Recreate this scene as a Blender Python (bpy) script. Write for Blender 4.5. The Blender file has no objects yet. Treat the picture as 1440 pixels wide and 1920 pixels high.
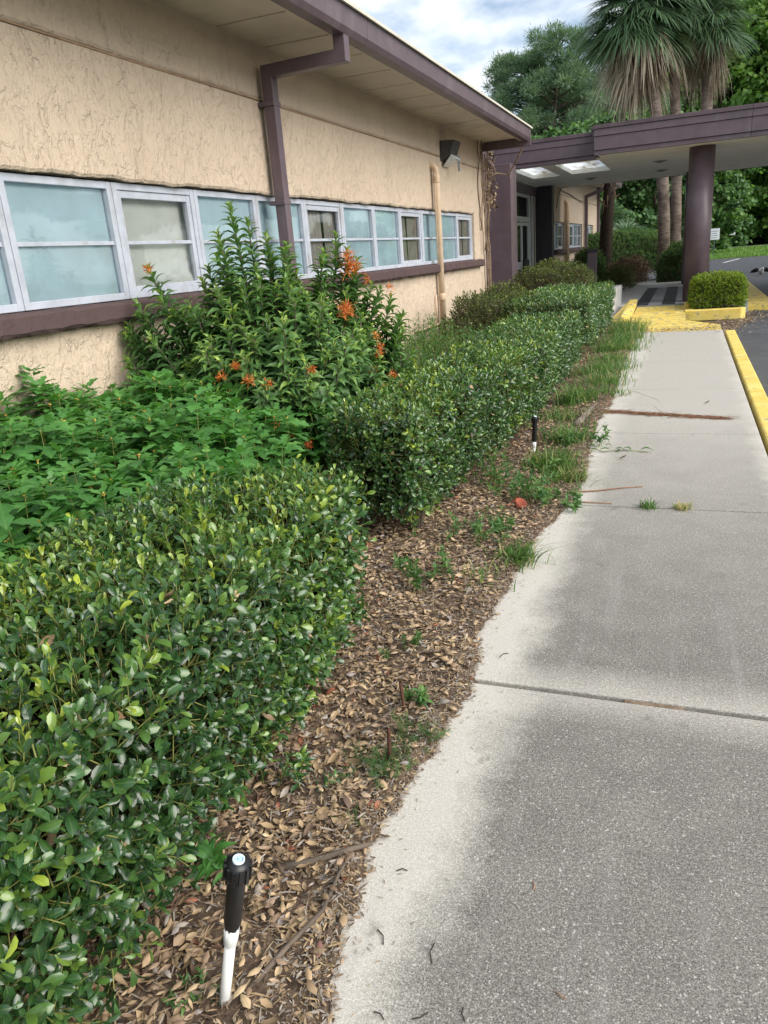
import bpy, math, random
import numpy as np
from mathutils import Matrix, Vector
random.seed(7)
RNG = np.random.default_rng(11)
scene = bpy.context.scene
COL = scene.collection

# ------------------------------------------------------------------ camera
cam_d = bpy.data.cameras.new('camera'); cam = bpy.data.objects.new('camera', cam_d); COL.objects.link(cam)
cam_d.sensor_fit = 'VERTICAL'; cam_d.sensor_height = 36.0; cam_d.lens = 1410.0 / 1920.0 * 36.0
cam_d.clip_start = 0.02; cam_d.clip_end = 2000
Rr = np.array([[0.932, 0.046, -0.36], [0.355, -0.324, 0.877], [-0.076, -0.945, -0.318]])
u_, s_, vt_ = np.linalg.svd(Rr); Rr = u_ @ vt_
M = Matrix(((Rr[0, 0], -Rr[0, 1], -Rr[0, 2], 0), (Rr[1, 0], -Rr[1, 1], -Rr[1, 2], 0), (Rr[2, 0], -Rr[2, 1], -Rr[2, 2], 1.6), (0, 0, 0, 1)))
cam.matrix_world = M
scene.camera = cam
CAM = np.array([0, 0, 1.6])

# ------------------------------------------------------------------ world, sun, exposure
SUN_EL, SUN_AZ = math.radians(38), math.radians(104)      # azimuth clockwise from +Y
world = bpy.data.worlds.new('World'); scene.world = world; world.use_nodes = True
wt = world.node_tree; wt.nodes.clear()
def wn(t, **k):
    n = wt.nodes.new(t)
    for a, b in k.items(): setattr(n, a, b)
    return n
out = wn('ShaderNodeOutputWorld'); bg = wn('ShaderNodeBackground'); bg.inputs['Strength'].default_value = 0.088
sky = wn('ShaderNodeTexSky', sky_type='NISHITA', sun_disc=False)
sky.sun_elevation = SUN_EL; sky.sun_rotation = SUN_AZ; sky.air_density = 1.0; sky.dust_density = 1.2; sky.ozone_density = 1.0
tc = wn('ShaderNodeTexCoord'); sep = wn('ShaderNodeSeparateXYZ'); wt.links.new(tc.outputs['Generated'], sep.inputs[0])
zc = wn('ShaderNodeMath', operation='MAXIMUM'); zc.inputs[1].default_value = 0.0; wt.links.new(sep.outputs['Z'], zc.inputs[0])
za = wn('ShaderNodeMath', operation='ADD'); za.inputs[1].default_value = 0.22; wt.links.new(zc.outputs[0], za.inputs[0])
cb = wn('ShaderNodeCombineXYZ')
for ax in 'XY':
    d = wn('ShaderNodeMath', operation='DIVIDE'); wt.links.new(sep.outputs[ax], d.inputs[0]); wt.links.new(za.outputs[0], d.inputs[1]); wt.links.new(d.outputs[0], cb.inputs[ax])
nz = wn('ShaderNodeTexNoise'); nz.inputs['Scale'].default_value = 2.6; nz.inputs['Detail'].default_value = 9; nz.inputs['Roughness'].default_value = 0.56
wmap = wn('ShaderNodeMapping'); wmap.inputs['Location'].default_value = (3.3, 1.7, 0.4)
wt.links.new(cb.outputs[0], wmap.inputs[0]); wt.links.new(wmap.outputs[0], nz.inputs['Vector'])
rp = wn('ShaderNodeValToRGB'); rp.color_ramp.elements[0].position = 0.43; rp.color_ramp.elements[1].position = 0.66
wt.links.new(nz.outputs['Fac'], rp.inputs[0])
cl = wn('ShaderNodeMath', operation='MULTIPLY_ADD'); cl.inputs[1].default_value = 0.84; cl.inputs[2].default_value = 0.13
wt.links.new(rp.outputs[0], cl.inputs[0])
mx = wn('ShaderNodeMixRGB'); mx.inputs['Color2'].default_value = (8.0, 8.25, 8.5, 1)
wt.links.new(cl.outputs[0], mx.inputs['Fac']); wt.links.new(sky.outputs[0], mx.inputs['Color1'])
wt.links.new(mx.outputs[0], bg.inputs['Color']); wt.links.new(bg.outputs[0], out.inputs['Surface'])

sun_d = bpy.data.lights.new('sun', 'SUN'); sun_d.energy = 2.5; sun_d.angle = math.radians(55); sun_d.color = (1, 0.95, 0.87)
sun = bpy.data.objects.new('sun', sun_d); COL.objects.link(sun)
sd = Vector((math.sin(SUN_AZ) * math.cos(SUN_EL), math.cos(SUN_AZ) * math.cos(SUN_EL), math.sin(SUN_EL)))
sun.rotation_euler = sd.to_track_quat('Z', 'Y').to_euler(); sun.location = (10, -10, 30)
vs = scene.view_settings; vs.view_transform = 'Standard'; vs.look = 'None'; vs.exposure = 0.95; vs.gamma = 1; vs.use_curve_mapping = False

# ------------------------------------------------------------------ materials
class NT:
    def __init__(s, name):
        s.m = bpy.data.materials.new(name); s.m.use_nodes = True; s.t = s.m.node_tree; s.t.nodes.clear()
        s.out = s.n('ShaderNodeOutputMaterial')
    def n(s, t, **k):
        nd = s.t.nodes.new(t)
        for a, b in k.items(): setattr(nd, a, b)
        return nd
    def l(s, a, b): s.t.links.new(a, b)
    def bsdf(s, rough=0.6, spec=0.5, metal=0.0):
        b = s.n('ShaderNodeBsdfPrincipled'); b.inputs['Roughness'].default_value = rough; b.inputs['Specular IOR Level'].default_value = spec
        b.inputs['Metallic'].default_value = metal; s.l(b.outputs[0], s.out.inputs['Surface']); return b
    def coord(s, scale=(1, 1, 1), kind='Object'):
        c = s.n('ShaderNodeTexCoord'); m = s.n('ShaderNodeMapping'); m.inputs['Scale'].default_value = scale
        s.l(c.outputs[kind], m.inputs[0]); return m.outputs[0]
    def noise(s, v, scale, detail=5, rough=0.55):
        n = s.n('ShaderNodeTexNoise'); n.inputs['Scale'].default_value = scale; n.inputs['Detail'].default_value = detail; n.inputs['Roughness'].default_value = rough
        if v: s.l(v, n.inputs['Vector'])
        return n.outputs['Fac']
    def voro(s, v, scale, feature='F1', out='Distance', rand=1.0):
        n = s.n('ShaderNodeTexVoronoi', feature=feature); n.inputs['Scale'].default_value = scale; n.inputs['Randomness'].default_value = rand
        if v: s.l(v, n.inputs['Vector'])
        return n.outputs[out]
    def ramp(s, f, stops, interp='LINEAR'):
        r = s.n('ShaderNodeValToRGB'); cr = r.color_ramp; cr.interpolation = interp
        while len(cr.elements) < len(stops): cr.elements.new(0.5)
        for e, (p, c) in zip(cr.elements, stops):
            e.position = p; e.color = (*c, 1) if isinstance(c, (tuple, list)) else (c, c, c, 1)
        s.l(f, r.inputs[0]); return r.outputs[0]
    def mix(s, f, a, b, mode='MIX'):
        m = s.n('ShaderNodeMixRGB', blend_type=mode)
        for i, x in ((0, f), (1, a), (2, b)):
            if isinstance(x, (int, float)): m.inputs[i].default_value = x if i == 0 else (x, x, x, 1)
            elif isinstance(x, tuple): m.inputs[i].default_value = (*x, 1)
            else: s.l(x, m.inputs[i])
        return m.outputs[0]
    def math(s, op, a, b=0.0):
        m = s.n('ShaderNodeMath', operation=op)
        for i, x in ((0, a), (1, b)):
            if isinstance(x, (int, float)): m.inputs[i].default_value = x
            else: s.l(x, m.inputs[i])
        return m.outputs[0]
    def bump(s, h, b, strength=0.5, dist=0.01):
        n = s.n('ShaderNodeBump'); n.inputs['Strength'].default_value = strength; n.inputs['Distance'].default_value = dist
        s.l(h, n.inputs['Height']); s.l(n.outputs[0], b.inputs['Normal'])
    def attr(s, name):
        a = s.n('ShaderNodeAttribute', attribute_name=name); return a.outputs['Fac']

def paint(name, c, rough=0.5, var=0.15, scale=6, spec=0.5, bump=0.0, bscale=60, metal=0.0, streak=None):
    t = NT(name); b = t.bsdf(rough, spec, metal); v = t.coord(); f = t.noise(v, scale, 6)
    lo = tuple(x * (1 - var) for x in c); hi = tuple(min(1, x * (1 + var)) for x in c)
    colr = t.ramp(f, [(0.3, lo), (0.7, hi)])
    if streak:
        sv = t.coord(streak[0]); sf = t.ramp(t.noise(sv, 1.0, 6, 0.6), [(streak[2], 0.0), (streak[2] + 0.15, 1.0)])
        colr = t.mix(t.math('MULTIPLY', sf, streak[3]), colr, streak[1])
    t.l(colr, b.inputs['Base Color'])
    if bump: t.bump(t.noise(v, bscale, 4), b, bump, 0.004)
    return t.m

def leaf_mat(name, stops, rough=0.35, spec=0.5, transl=0.25, vein=0.25, veincol=(0.16, 0.26, 0.05), back=1.3):
    """stops colour the leaf by its own random value; attribute lu is the distance from the midrib"""
    t = NT(name); b = t.n('ShaderNodeBsdfPrincipled'); b.inputs['Roughness'].default_value = rough; b.inputs['Specular IOR Level'].default_value = spec
    c = t.ramp(t.attr('rnd'), stops)
    v = t.coord(); c = t.mix(0.35, c, t.mix(1.0, c, t.ramp(t.noise(v, 55, 3), [(0.3, 0.6), (0.7, 1.5)]), 'MULTIPLY'))
    if vein:
        mk = t.ramp(t.attr('lu'), [(0.0, 1.0), (0.16, 0.0)]); c = t.mix(t.math('MULTIPLY', mk, vein), c, veincol)
    g = t.n('ShaderNodeNewGeometry'); c = t.mix(g.outputs['Backfacing'], c, t.mix(1.0, c, (back, back * 0.98, back * 1.1), 'MULTIPLY'))
    t.l(c, b.inputs['Base Color'])
    rr = t.ramp(t.noise(v, 30, 3), [(0.3, rough * 0.75), (0.7, min(1, rough * 1.35))]); t.l(rr, b.inputs['Roughness'])
    if transl:
        tr = t.n('ShaderNodeBsdfTranslucent'); t.l(t.mix(1.0, c, (1.25, 1.3, 0.55), 'MULTIPLY'), tr.inputs['Color'])
        ms = t.n('ShaderNodeMixShader'); ms.inputs[0].default_value = transl; t.l(b.outputs[0], ms.inputs[1]); t.l(tr.outputs[0], ms.inputs[2]); t.l(ms.outputs[0], t.out.inputs['Surface'])
    else: t.l(b.outputs[0], t.out.inputs['Surface'])
    return t.m

MT = {}
def build_mats():
    # skip-trowelled stucco
    def stucco(name, c, strength, crack_scale):
        t = NT(name); b = t.bsdf(0.85, 0.25); v = t.coord()
        big = t.noise(v, 0.8, 4); mid = t.noise(v, 7, 5)
        col = t.ramp(big, [(0.3, tuple(x * 0.93 for x in c)), (0.7, tuple(x * 1.05 for x in c))])
        wv = t.coord((1, 1.0, 0.62)); wrp = t.n('ShaderNodeVectorMath', operation='ADD')
        nn = t.n('ShaderNodeTexNoise'); nn.inputs['Scale'].default_value = 5; nn.inputs['Detail'].default_value = 4; t.l(wv, nn.inputs['Vector'])
        sc = t.n('ShaderNodeVectorMath', operation='SCALE'); sc.inputs['Scale'].default_value = 0.22; t.l(nn.outputs['Color'], sc.inputs[0])
        t.l(wv, wrp.inputs[0]); t.l(sc.outputs[0], wrp.inputs[1])
        n1 = t.noise(wrp.outputs[0], crack_scale, 3, 0.5)
        ridge = t.math('ABSOLUTE', t.math('SUBTRACT', n1, 0.5))
        lip = t.ramp(ridge, [(0.0, 0.0), (0.02, 1.0)])
        keep = t.ramp(t.noise(v, 6.5, 4), [(0.45, 0.0), (0.62, 1.0)])
        crack = t.math('MULTIPLY', t.math('SUBTRACT', 1.0, lip), keep)
        pl = t.ramp(n1, [(0.44, 0.0), (0.5, 1.0)])
        n2 = t.noise(wrp.outputs[0], crack_scale * 2.3, 4, 0.6); pl2 = t.ramp(n2, [(0.47, 0.0), (0.53, 1.0)])
        h = t.math('ADD', t.math('ADD', t.math('MULTIPLY', pl, 0.45), t.math('MULTIPLY', pl2, 0.22)), t.math('MULTIPLY', mid, 0.7))
        h = t.math('SUBTRACT', h, t.math('MULTIPLY', crack, 0.55)); h = t.math('ADD', h, t.math('MULTIPLY', t.noise(v, 90, 3), 0.12))
        col = t.mix(t.math('MULTIPLY', crack, 0.13), col, tuple(x * 0.42 for x in c))
        dv = t.coord((1, 3.0, 0.5)); dirt = t.ramp(t.noise(dv, 1.3, 6, 0.65), [(0.55, 0.0), (0.8, 1.0)])
        col = t.mix(t.math('MULTIPLY', dirt, 0.36), col, tuple(x * y for x, y in zip(c, (0.55, 0.5, 0.45))))
        t.l(col, b.inputs['Base Color']); t.bump(h, b, strength, 0.012); return t.m
    MT['stucco'] = stucco('tan_stucco', (0.555, 0.45, 0.345), 1.0, 9.5)
    MT['sillm'] = stucco('brown_painted_masonry', (0.085, 0.056, 0.056), 0.5, 8)
    MT['trim'] = paint('purple_brown_paint', (0.112, 0.08, 0.093), 0.42, 0.14, 5, 0.5, 0.08, 40, streak=((3.5, 3.5, 0.5), (0.19, 0.155, 0.165), 0.55, 0.45))
    MT['trimroof'] = paint('weathered_fascia_cap', (0.1, 0.07, 0.08), 0.6, 0.25, 3, 0.4, 0.1, 40, streak=((2.2, 2.2, 0.6), (0.012, 0.011, 0.01), 0.6, 0.85))
    MT['darkblock'] = paint('dark_plum_paint', (0.028, 0.022, 0.03), 0.5, 0.15)
    MT['soffit'] = paint('soffit_board_paint', (0.63, 0.545, 0.46), 0.7, 0.1, 3, 0.3, 0.05, 30, streak=((1, 4, 1), (0.25, 0.19, 0.14), 0.6, 0.4))
    MT['ceil'] = paint('pale_ceiling_plaster', (0.92, 0.92, 0.87), 0.8, 0.05, 2, 0.3, 0.05, 60)
    MT['frame'] = paint('white_window_paint', (0.42, 0.45, 0.51), 0.55, 0.12, 9, 0.4, 0.15, 50, streak=((7, 7, 2.5), (0.27, 0.25, 0.22), 0.57, 0.6))
    MT['pipe'] = paint('tan_pipe_paint', (0.6, 0.45, 0.31), 0.5, 0.12, 8, 0.4, streak=((9, 9, 1.2), (0.3, 0.17, 0.09), 0.62, 0.5))
    MT['alu'] = paint('door_aluminium', (0.48, 0.5, 0.49), 0.42, 0.08, 5, 0.5, metal=0.2)
    MT['conduit'] = paint('bead_paint', (0.36, 0.24, 0.15), 0.6, 0.2, 8)
    # glass
    t = NT('window_glass'); tr = t.n('ShaderNodeBsdfTransparent'); tr.inputs[0].default_value = (1, 1, 1, 1); gl = t.n('ShaderNodeBsdfGlossy'); gl.inputs['Roughness'].default_value = 0.03
    gl.inputs['Color'].default_value = (0.9, 0.97, 1, 1)
    fr = t.n('ShaderNodeFresnel'); fr.inputs[0].default_value = 1.85; ms = t.n('ShaderNodeMixShader'); t.l(fr.outputs[0], ms.inputs[0]); t.l(tr.outputs[0], ms.inputs[1]); t.l(gl.outputs[0], ms.inputs[2]); t.l(ms.outputs[0], t.out.inputs[0])
    nb = t.n('ShaderNodeBump'); nb.inputs['Strength'].default_value = 0.06; nb.inputs['Distance'].default_value = 0.02; t.l(t.noise(t.coord(), 2.5, 2), nb.inputs['Height']); t.l(nb.outputs[0], gl.inputs['Normal'])
    MT['glass'] = t.m
    def sheet(name, c, var, sc=(1, 1, 1)):
        return paint(name, c, 0.75, var, 3.0, 0.3, streak=(sc, tuple(x * 0.72 for x in c), 0.55, 0.55))
    MT['film'] = sheet('pale_teal_film', (0.56, 0.71, 0.755), 0.08, (1, 2, 3))
    MT['paper'] = sheet('cream_paper', (0.74, 0.77, 0.72), 0.05, (1, 2, 2))
    MT['curtain'] = paint('grey_curtain', (0.42, 0.40, 0.37), 0.9, 0.2, 5)
    MT['darkroom'] = paint('dark_interior', (0.07, 0.075, 0.075), 0.9, 0.3, 2)
    MT['roofing'] = paint('grey_roofing', (0.2, 0.19, 0.17), 0.9, 0.3, 8)
    # concrete walk : scrubbed pale edge, grimy middle, exposed shell aggregate
    t = NT('walk_concrete'); b = t.bsdf(0.88, 0.3); v = t.coord(); sp = t.n('ShaderNodeSeparateXYZ'); c0 = t.n('ShaderNodeTexCoord'); t.l(c0.outputs['Object'], sp.inputs[0])
    wob = t.math('MULTIPLY', t.math('SUBTRACT', t.noise(v, 3.0, 9, 0.62), 0.5), 0.34)
    xx = t.math('ADD', sp.outputs['X'], t.math('ADD', wob, t.math('MULTIPLY', t.math('SUBTRACT', t.noise(v, 26, 6, 0.7), 0.5), 0.12)))
    edge = t.ramp(xx, [(0.0, 0.0), (1.0, 1.0)])
    mr = t.n('ShaderNodeMapRange'); mr.inputs['From Min'].default_value = -0.62; mr.inputs['From Max'].default_value = -0.44; t.l(xx, mr.inputs['Value']); grime = mr.outputs[0]
    mr2 = t.n('ShaderNodeMapRange'); mr2.inputs['From Min'].default_value = 0.66; mr2.inputs['From Max'].default_value = 0.5; t.l(xx, mr2.inputs['Value'])
    grime = t.math('MULTIPLY', grime, mr2.outputs[0])
    # cleaner far slabs, and a cleaner band at each joint
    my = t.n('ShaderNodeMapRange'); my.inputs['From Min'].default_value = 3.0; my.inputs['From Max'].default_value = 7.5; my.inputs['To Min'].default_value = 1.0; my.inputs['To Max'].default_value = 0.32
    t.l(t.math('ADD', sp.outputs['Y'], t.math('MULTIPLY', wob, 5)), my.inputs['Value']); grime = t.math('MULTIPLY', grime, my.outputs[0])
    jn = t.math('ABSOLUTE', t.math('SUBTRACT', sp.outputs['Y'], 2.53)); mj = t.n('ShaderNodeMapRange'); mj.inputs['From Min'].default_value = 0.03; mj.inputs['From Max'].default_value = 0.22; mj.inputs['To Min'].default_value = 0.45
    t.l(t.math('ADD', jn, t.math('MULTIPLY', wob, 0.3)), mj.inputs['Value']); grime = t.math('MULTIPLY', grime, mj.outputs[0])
    blot = t.ramp(t.noise(v, 4.5, 9, 0.68), [(0.33, 0.88), (0.62, 1.0)]); grime = t.math('MULTIPLY', grime, blot)
    col = t.mix(grime, (0.49, 0.465, 0.415), (0.164, 0.156, 0.139))
    fine = t.ramp(t.noise(v, 230, 4, 0.75), [(0.34, 0.3), (0.5, 0.95), (0.66, 2.0)]); col = t.mix(t.math('ADD', t.math('MULTIPLY', grime, 0.7), 0.3), col, t.mix(1.0, col, fine, 'MULTIPLY'))
    fine3 = t.ramp(t.noise(v, 95, 5, 0.8), [(0.36, 0.42), (0.5, 1.0), (0.64, 1.75)]); col = t.mix(t.math('ADD', t.math('MULTIPLY', grime, 0.45), 0.2), col, t.mix(1.0, col, fine3, 'MULTIPLY'))
    fine2 = t.ramp(t.noise(v, 420, 2, 0.7), [(0.3, 0.65), (0.7, 1.35)]); col = t.mix(0.7, col, t.mix(1.0, col, fine2, 'MULTIPLY'))
    # flakes of shell : irregular, of all sizes
    nd = t.n('ShaderNodeTexNoise'); nd.inputs['Scale'].default_value = 90; nd.inputs['Detail'].default_value = 2; t.l(v, nd.inputs['Vector'])
    ns = t.n('ShaderNodeVectorMath', operation='SCALE'); ns.inputs['Scale'].default_value = 0.012; t.l(nd.outputs['Color'], ns.inputs[0])
    na = t.n('ShaderNodeVectorMath', operation='ADD'); t.l(v, na.inputs[0]); t.l(ns.outputs[0], na.inputs[1])
    dot = None
    for scl, lo, hi, amt in ((170, 0.4, 0.45, 0.5), (85, 0.66, 0.34, 0.5), (34, 0.88, 0.16, 0.55)):
        wv = t.n('ShaderNodeTexVoronoi', feature='F1'); wv.inputs['Scale'].default_value = scl; t.l(na.outputs[0], wv.inputs['Vector'])
        sp3 = t.n('ShaderNodeSeparateXYZ'); t.l(wv.outputs['Color'], sp3.inputs[0])
        rad = t.math('MULTIPLY', t.math('POWER', sp3.outputs['Y'], 2.0), hi); sel = t.ramp(sp3.outputs['X'], [(lo, 0.0), (lo + 0.03, 1.0)])
        d1 = t.math('MULTIPLY', t.math('LESS_THAN', wv.outputs['Distance'], rad), sel); dot = d1 if dot is None else t.math('MAXIMUM', dot, d1)
        col = t.mix(t.math('MULTIPLY', d1, amt), col, t.mix(sp3.outputs['Z'], (0.5, 0.48, 0.44), (0.74, 0.72, 0.68)))
    # long rain streaks and dark spots
    st = t.ramp(t.noise(t.coord((9, 0.5, 1)), 1.0, 4), [(0.56, 0.0), (0.7, 1.0)]); col = t.mix(t.math('MULTIPLY', st, 0.22), col, (0.36, 0.35, 0.33))
    spd = t.ramp(t.noise(v, 6.5, 5, 0.6), [(0.64, 0.0), (0.76, 1.0)]); col = t.mix(t.math('MULTIPLY', spd, 0.6), col, (0.09, 0.088, 0.085))
    t.l(col, b.inputs['Base Color']); hh = t.math('ADD', t.noise(v, 200, 3), t.math('MULTIPLY', dot, 0.35)); t.bump(hh, b, 0.3, 0.003)
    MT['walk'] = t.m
    def conc(name, c, var):
        t = NT(name); b = t.bsdf(0.88, 0.3); v = t.coord(); f = t.noise(v, 3, 7, 0.6); col = t.ramp(f, [(0.3, tuple(x * (1 - var) for x in c)), (0.7, tuple(x * (1 + var) for x in c))])
        col = t.mix(0.6, col, t.mix(1.0, col, t.ramp(t.noise(v, 140, 3), [(0.35, 0.6), (0.65, 1.35)]), 'MULTIPLY')); t.l(col, b.inputs['Base Color']); t.bump(t.noise(v, 150, 3), b, 0.3, 0.004); return t.m
    MT['conc'] = conc('grey_concrete', (0.45, 0.445, 0.43), 0.18)
    MT['farpath'] = conc('far_path_concrete', (0.55, 0.52, 0.45), 0.1)
    MT['asphalt'] = conc('asphalt', (0.075, 0.078, 0.085), 0.22)
    def yellow(name, wear):
        t = NT(name); b = t.bsdf(0.6, 0.4); v = t.coord(); f = t.noise(v, 9, 8, 0.68)
        base = t.ramp(t.noise(v, 3, 5), [(0.3, (0.66, 0.47, 0.07)), (0.7, (0.78, 0.63, 0.2))])
        w = t.ramp(f, [(wear, 0.0), (wear + 0.06, 1.0)]); col = t.mix(w, base, (0.27, 0.24, 0.18))
        col = t.mix(0.5, col, t.mix(1.0, col, t.ramp(t.noise(v, 60, 4), [(0.3, 0.65), (0.7, 1.25)]), 'MULTIPLY'))
        t.l(col, b.inputs['Base Color']); t.bump(f, b, 0.35, 0.006); return t.m
    MT['yellow'] = yellow('yellow_kerb_paint', 0.585); MT['yellow_worn'] = yellow('worn_yellow_paint', 0.535)
    MT['white'] = paint('white_line_paint', (0.72, 0.72, 0.7), 0.7, 0.1)
    MT['matdark'] = paint('black_rubber_mat', (0.032, 0.033, 0.036), 0.75, 0.3, 14, 0.3, 0.3, 90)
    MT['matgrey'] = paint('grey_rubber_mat', (0.2, 0.205, 0.215), 0.85, 0.15, 10, 0.3, 0.3, 90)
    # soil and ground
    t = NT('mulch_soil'); b = t.bsdf(0.95, 0.15); v = t.coord(); f = t.noise(v, 26, 8, 0.7)
    col = t.ramp(f, [(0.3, (0.045, 0.031, 0.022)), (0.5, (0.13, 0.092, 0.066)), (0.7, (0.29, 0.215, 0.15))]); t.l(col, b.inputs['Base Color']); t.bump(t.noise(v, 60, 6, 0.7), b, 0.9, 0.02); MT['mulch'] = t.m
    t = NT('rough_ground'); b = t.bsdf(0.95, 0.15); v = t.coord(); f = t.noise(v, 1.1, 9, 0.65)
    t.l(t.ramp(f, [(0.3, (0.03, 0.045, 0.016)), (0.55, (0.06, 0.075, 0.028)), (0.75, (0.11, 0.09, 0.055))]), b.inputs['Base Color']); MT['ground'] = t.m
    t = NT('lawn_turf'); b = t.bsdf(0.9, 0.2); v = t.coord(); f = t.noise(v, 0.35, 9, 0.7)
    t.l(t.ramp(f, [(0.3, (0.085, 0.17, 0.025)), (0.7, (0.17, 0.27, 0.05))]), b.inputs['Base Color']); t.bump(t.noise(v, 12, 4), b, 0.8, 0.05); MT['lawn'] = t.m
    # plants
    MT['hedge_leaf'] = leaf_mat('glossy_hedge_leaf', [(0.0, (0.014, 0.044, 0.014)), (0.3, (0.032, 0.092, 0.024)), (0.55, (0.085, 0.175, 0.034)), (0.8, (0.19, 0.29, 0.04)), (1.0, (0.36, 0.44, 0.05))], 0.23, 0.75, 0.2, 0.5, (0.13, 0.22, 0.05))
    MT['hedge_far'] = leaf_mat('hedge_leaf_far', [(0.0, (0.026, 0.072, 0.022)), (0.5, (0.072, 0.155, 0.04)), (0.85, (0.15, 0.245, 0.05)), (1.0, (0.32, 0.41, 0.06))], 0.28, 0.7, 0.16, 0.0)
    MT['bed_leaf'] = leaf_mat('lobed_ground_plant_leaf', [(0.0, (0.045, 0.14, 0.035)), (0.5, (0.085, 0.245, 0.055)), (0.85, (0.14, 0.32, 0.065)), (1.0, (0.29, 0.46, 0.06))], 0.5, 0.4, 0.3, 0.4, (0.14, 0.28, 0.07))
    MT['bush_leaf'] = leaf_mat('firebush_leaf', [(0.0, (0.04, 0.105, 0.034)), (0.5, (0.085, 0.185, 0.055)), (0.8, (0.155, 0.27, 0.065)), (1.0, (0.3, 0.42, 0.075))], 0.4, 0.45, 0.22, 0.5, (0.12, 0.23, 0.06))
    MT['weed_leaf'] = leaf_mat('weed_leaf', [(0.0, (0.045, 0.12, 0.035)), (0.5, (0.085, 0.19, 0.055)), (1.0, (0.2, 0.32, 0.09))], 0.55, 0.35, 0.3, 0.25)
    MT['grass'] = leaf_mat('grass_blade', [(0.0, (0.05, 0.12, 0.03)), (0.5, (0.10, 0.20, 0.045)), (0.85, (0.18, 0.29, 0.07)), (1.0, (0.45, 0.39, 0.2))], 0.5, 0.35, 0.3, 0.0)
    MT['olive_leaf'] = leaf_mat('olive_shrub_leaf', [(0.0, (0.03, 0.055, 0.012)), (0.5, (0.065, 0.1, 0.02)), (1.0, (0.2, 0.24, 0.045))], 0.5, 0.4, 0.22, 0.0)
    MT['lime_leaf'] = leaf_mat('lime_shrub_leaf', [(0.0, (0.08, 0.15, 0.012)), (0.5, (0.17, 0.27, 0.02)), (1.0, (0.36, 0.44, 0.04))], 0.5, 0.4, 0.25, 0.0)
    MT['litter'] = leaf_mat('dry_fallen_leaf', [(0.0, (0.08, 0.052, 0.036)), (0.25, (0.2, 0.14, 0.09)), (0.55, (0.38, 0.27, 0.155)), (0.86, (0.54, 0.41, 0.25)), (0.93, (0.26, 0.095, 0.05)), (1.0, (0.33, 0.29, 0.25))], 0.6, 0.35, 0.06, 0.25, (0.22, 0.14, 0.07), 0.85)
    MT['oak_leaf'] = leaf_mat('broadleaf_crown', [(0.0, (0.05, 0.12, 0.026)), (0.5, (0.125, 0.245, 0.05)), (1.0, (0.27, 0.39, 0.08))], 0.55, 0.35, 0.35, 0.0)
    MT['dark_leaf'] = leaf_mat('dark_crown', [(0.0, (0.04, 0.095, 0.034)), (0.5, (0.09, 0.18, 0.06)), (1.0, (0.18, 0.285, 0.08))], 0.55, 0.35, 0.3, 0.0)
    MT['pine_leaf'] = leaf_mat('hazed_pine_needles', [(0.0, (0.08, 0.14, 0.09)), (0.5, (0.14, 0.225, 0.13)), (1.0, (0.23, 0.315, 0.17))], 0.6, 0.35, 0.3, 0.0)  # distance haze is mixed into this pale blue-green needle colour
    MT['frond'] = leaf_mat('green_palm_frond', [(0.0, (0.05, 0.10, 0.055)), (0.6, (0.105, 0.185, 0.09)), (1.0, (0.21, 0.30, 0.14))], 0.38, 0.5, 0.2, 0.0)
    MT['dead_frond'] = leaf_mat('dead_palm_frond', [(0.0, (0.15, 0.11, 0.07)), (0.5, (0.29, 0.235, 0.175)), (1.0, (0.47, 0.41, 0.33))], 0.75, 0.25, 0.12, 0.0)
    MT['stem'] = paint('green_stem', (0.24, 0.25, 0.07), 0.6, 0.35, 20)
    MT['twigm'] = paint('dry_twig', (0.2, 0.145, 0.1), 0.85, 0.4, 25, 0.2)
    MT['redtwig'] = paint('reddish_straw', (0.27, 0.145, 0.085), 0.8, 0.3, 25, 0.2)
    MT['branchm'] = paint('grey_bark', (0.12, 0.095, 0.075), 0.9, 0.35, 12, 0.2, 0.6, 25)
    MT['inner'] = paint('hedge_inner_shade', (0.022, 0.026, 0.014), 0.9, 0.5, 20, 0.1)  # near-black: the hedge's inner shade is put into the filler leaf colour
    t = NT('palm_bark'); b = t.bsdf(0.95, 0.15); v = t.coord((1, 1, 6)); f = t.noise(v, 5, 7, 0.65); v2 = t.coord((1, 1, 1))
    col = t.ramp(f, [(0.3, (0.12, 0.09, 0.075)), (0.5, (0.24, 0.19, 0.16)), (0.7, (0.36, 0.3, 0.25))]); col = t.mix(t.ramp(t.noise(v2, 1.6, 6), [(0.5, 0.0), (0.65, 0.7)]), col, (0.06, 0.048, 0.04)); t.l(col, b.inputs['Base Color']); t.bump(f, b, 0.9, 0.04); MT['palmbark'] = t.m
    MT['darkbark'] = paint('dark_fibrous_bark', (0.055, 0.042, 0.034), 0.95, 0.4, 14, 0.1, 0.9, 20)
    MT['black'] = paint('black_plastic', (0.013, 0.013, 0.014), 0.38, 0.15, 20, 0.45)
    MT['pvc'] = paint('white_plastic_pipe', (0.68, 0.69, 0.67), 0.42, 0.06, 9, 0.5, streak=((20, 20, 4), (0.45, 0.4, 0.33), 0.6, 0.5))
    MT['bluecap'] = paint('pale_blue_plastic', (0.27, 0.46, 0.76), 0.3, 0.08, 30)
    MT['whitecap'] = paint('white_plastic_ring', (0.62, 0.72, 0.8), 0.35, 0.05, 30)
    MT['rust'] = paint('rusty_steel', (0.085, 0.04, 0.028), 0.9, 0.4, 40, 0.2, 0.7, 90)
    MT['orange'] = leaf_mat('orange_petal', [(0.0, (0.36, 0.06, 0.03)), (0.5, (0.62, 0.16, 0.035)), (1.0, (0.74, 0.36, 0.08))], 0.5, 0.4, 0.25, 0.0)
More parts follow.
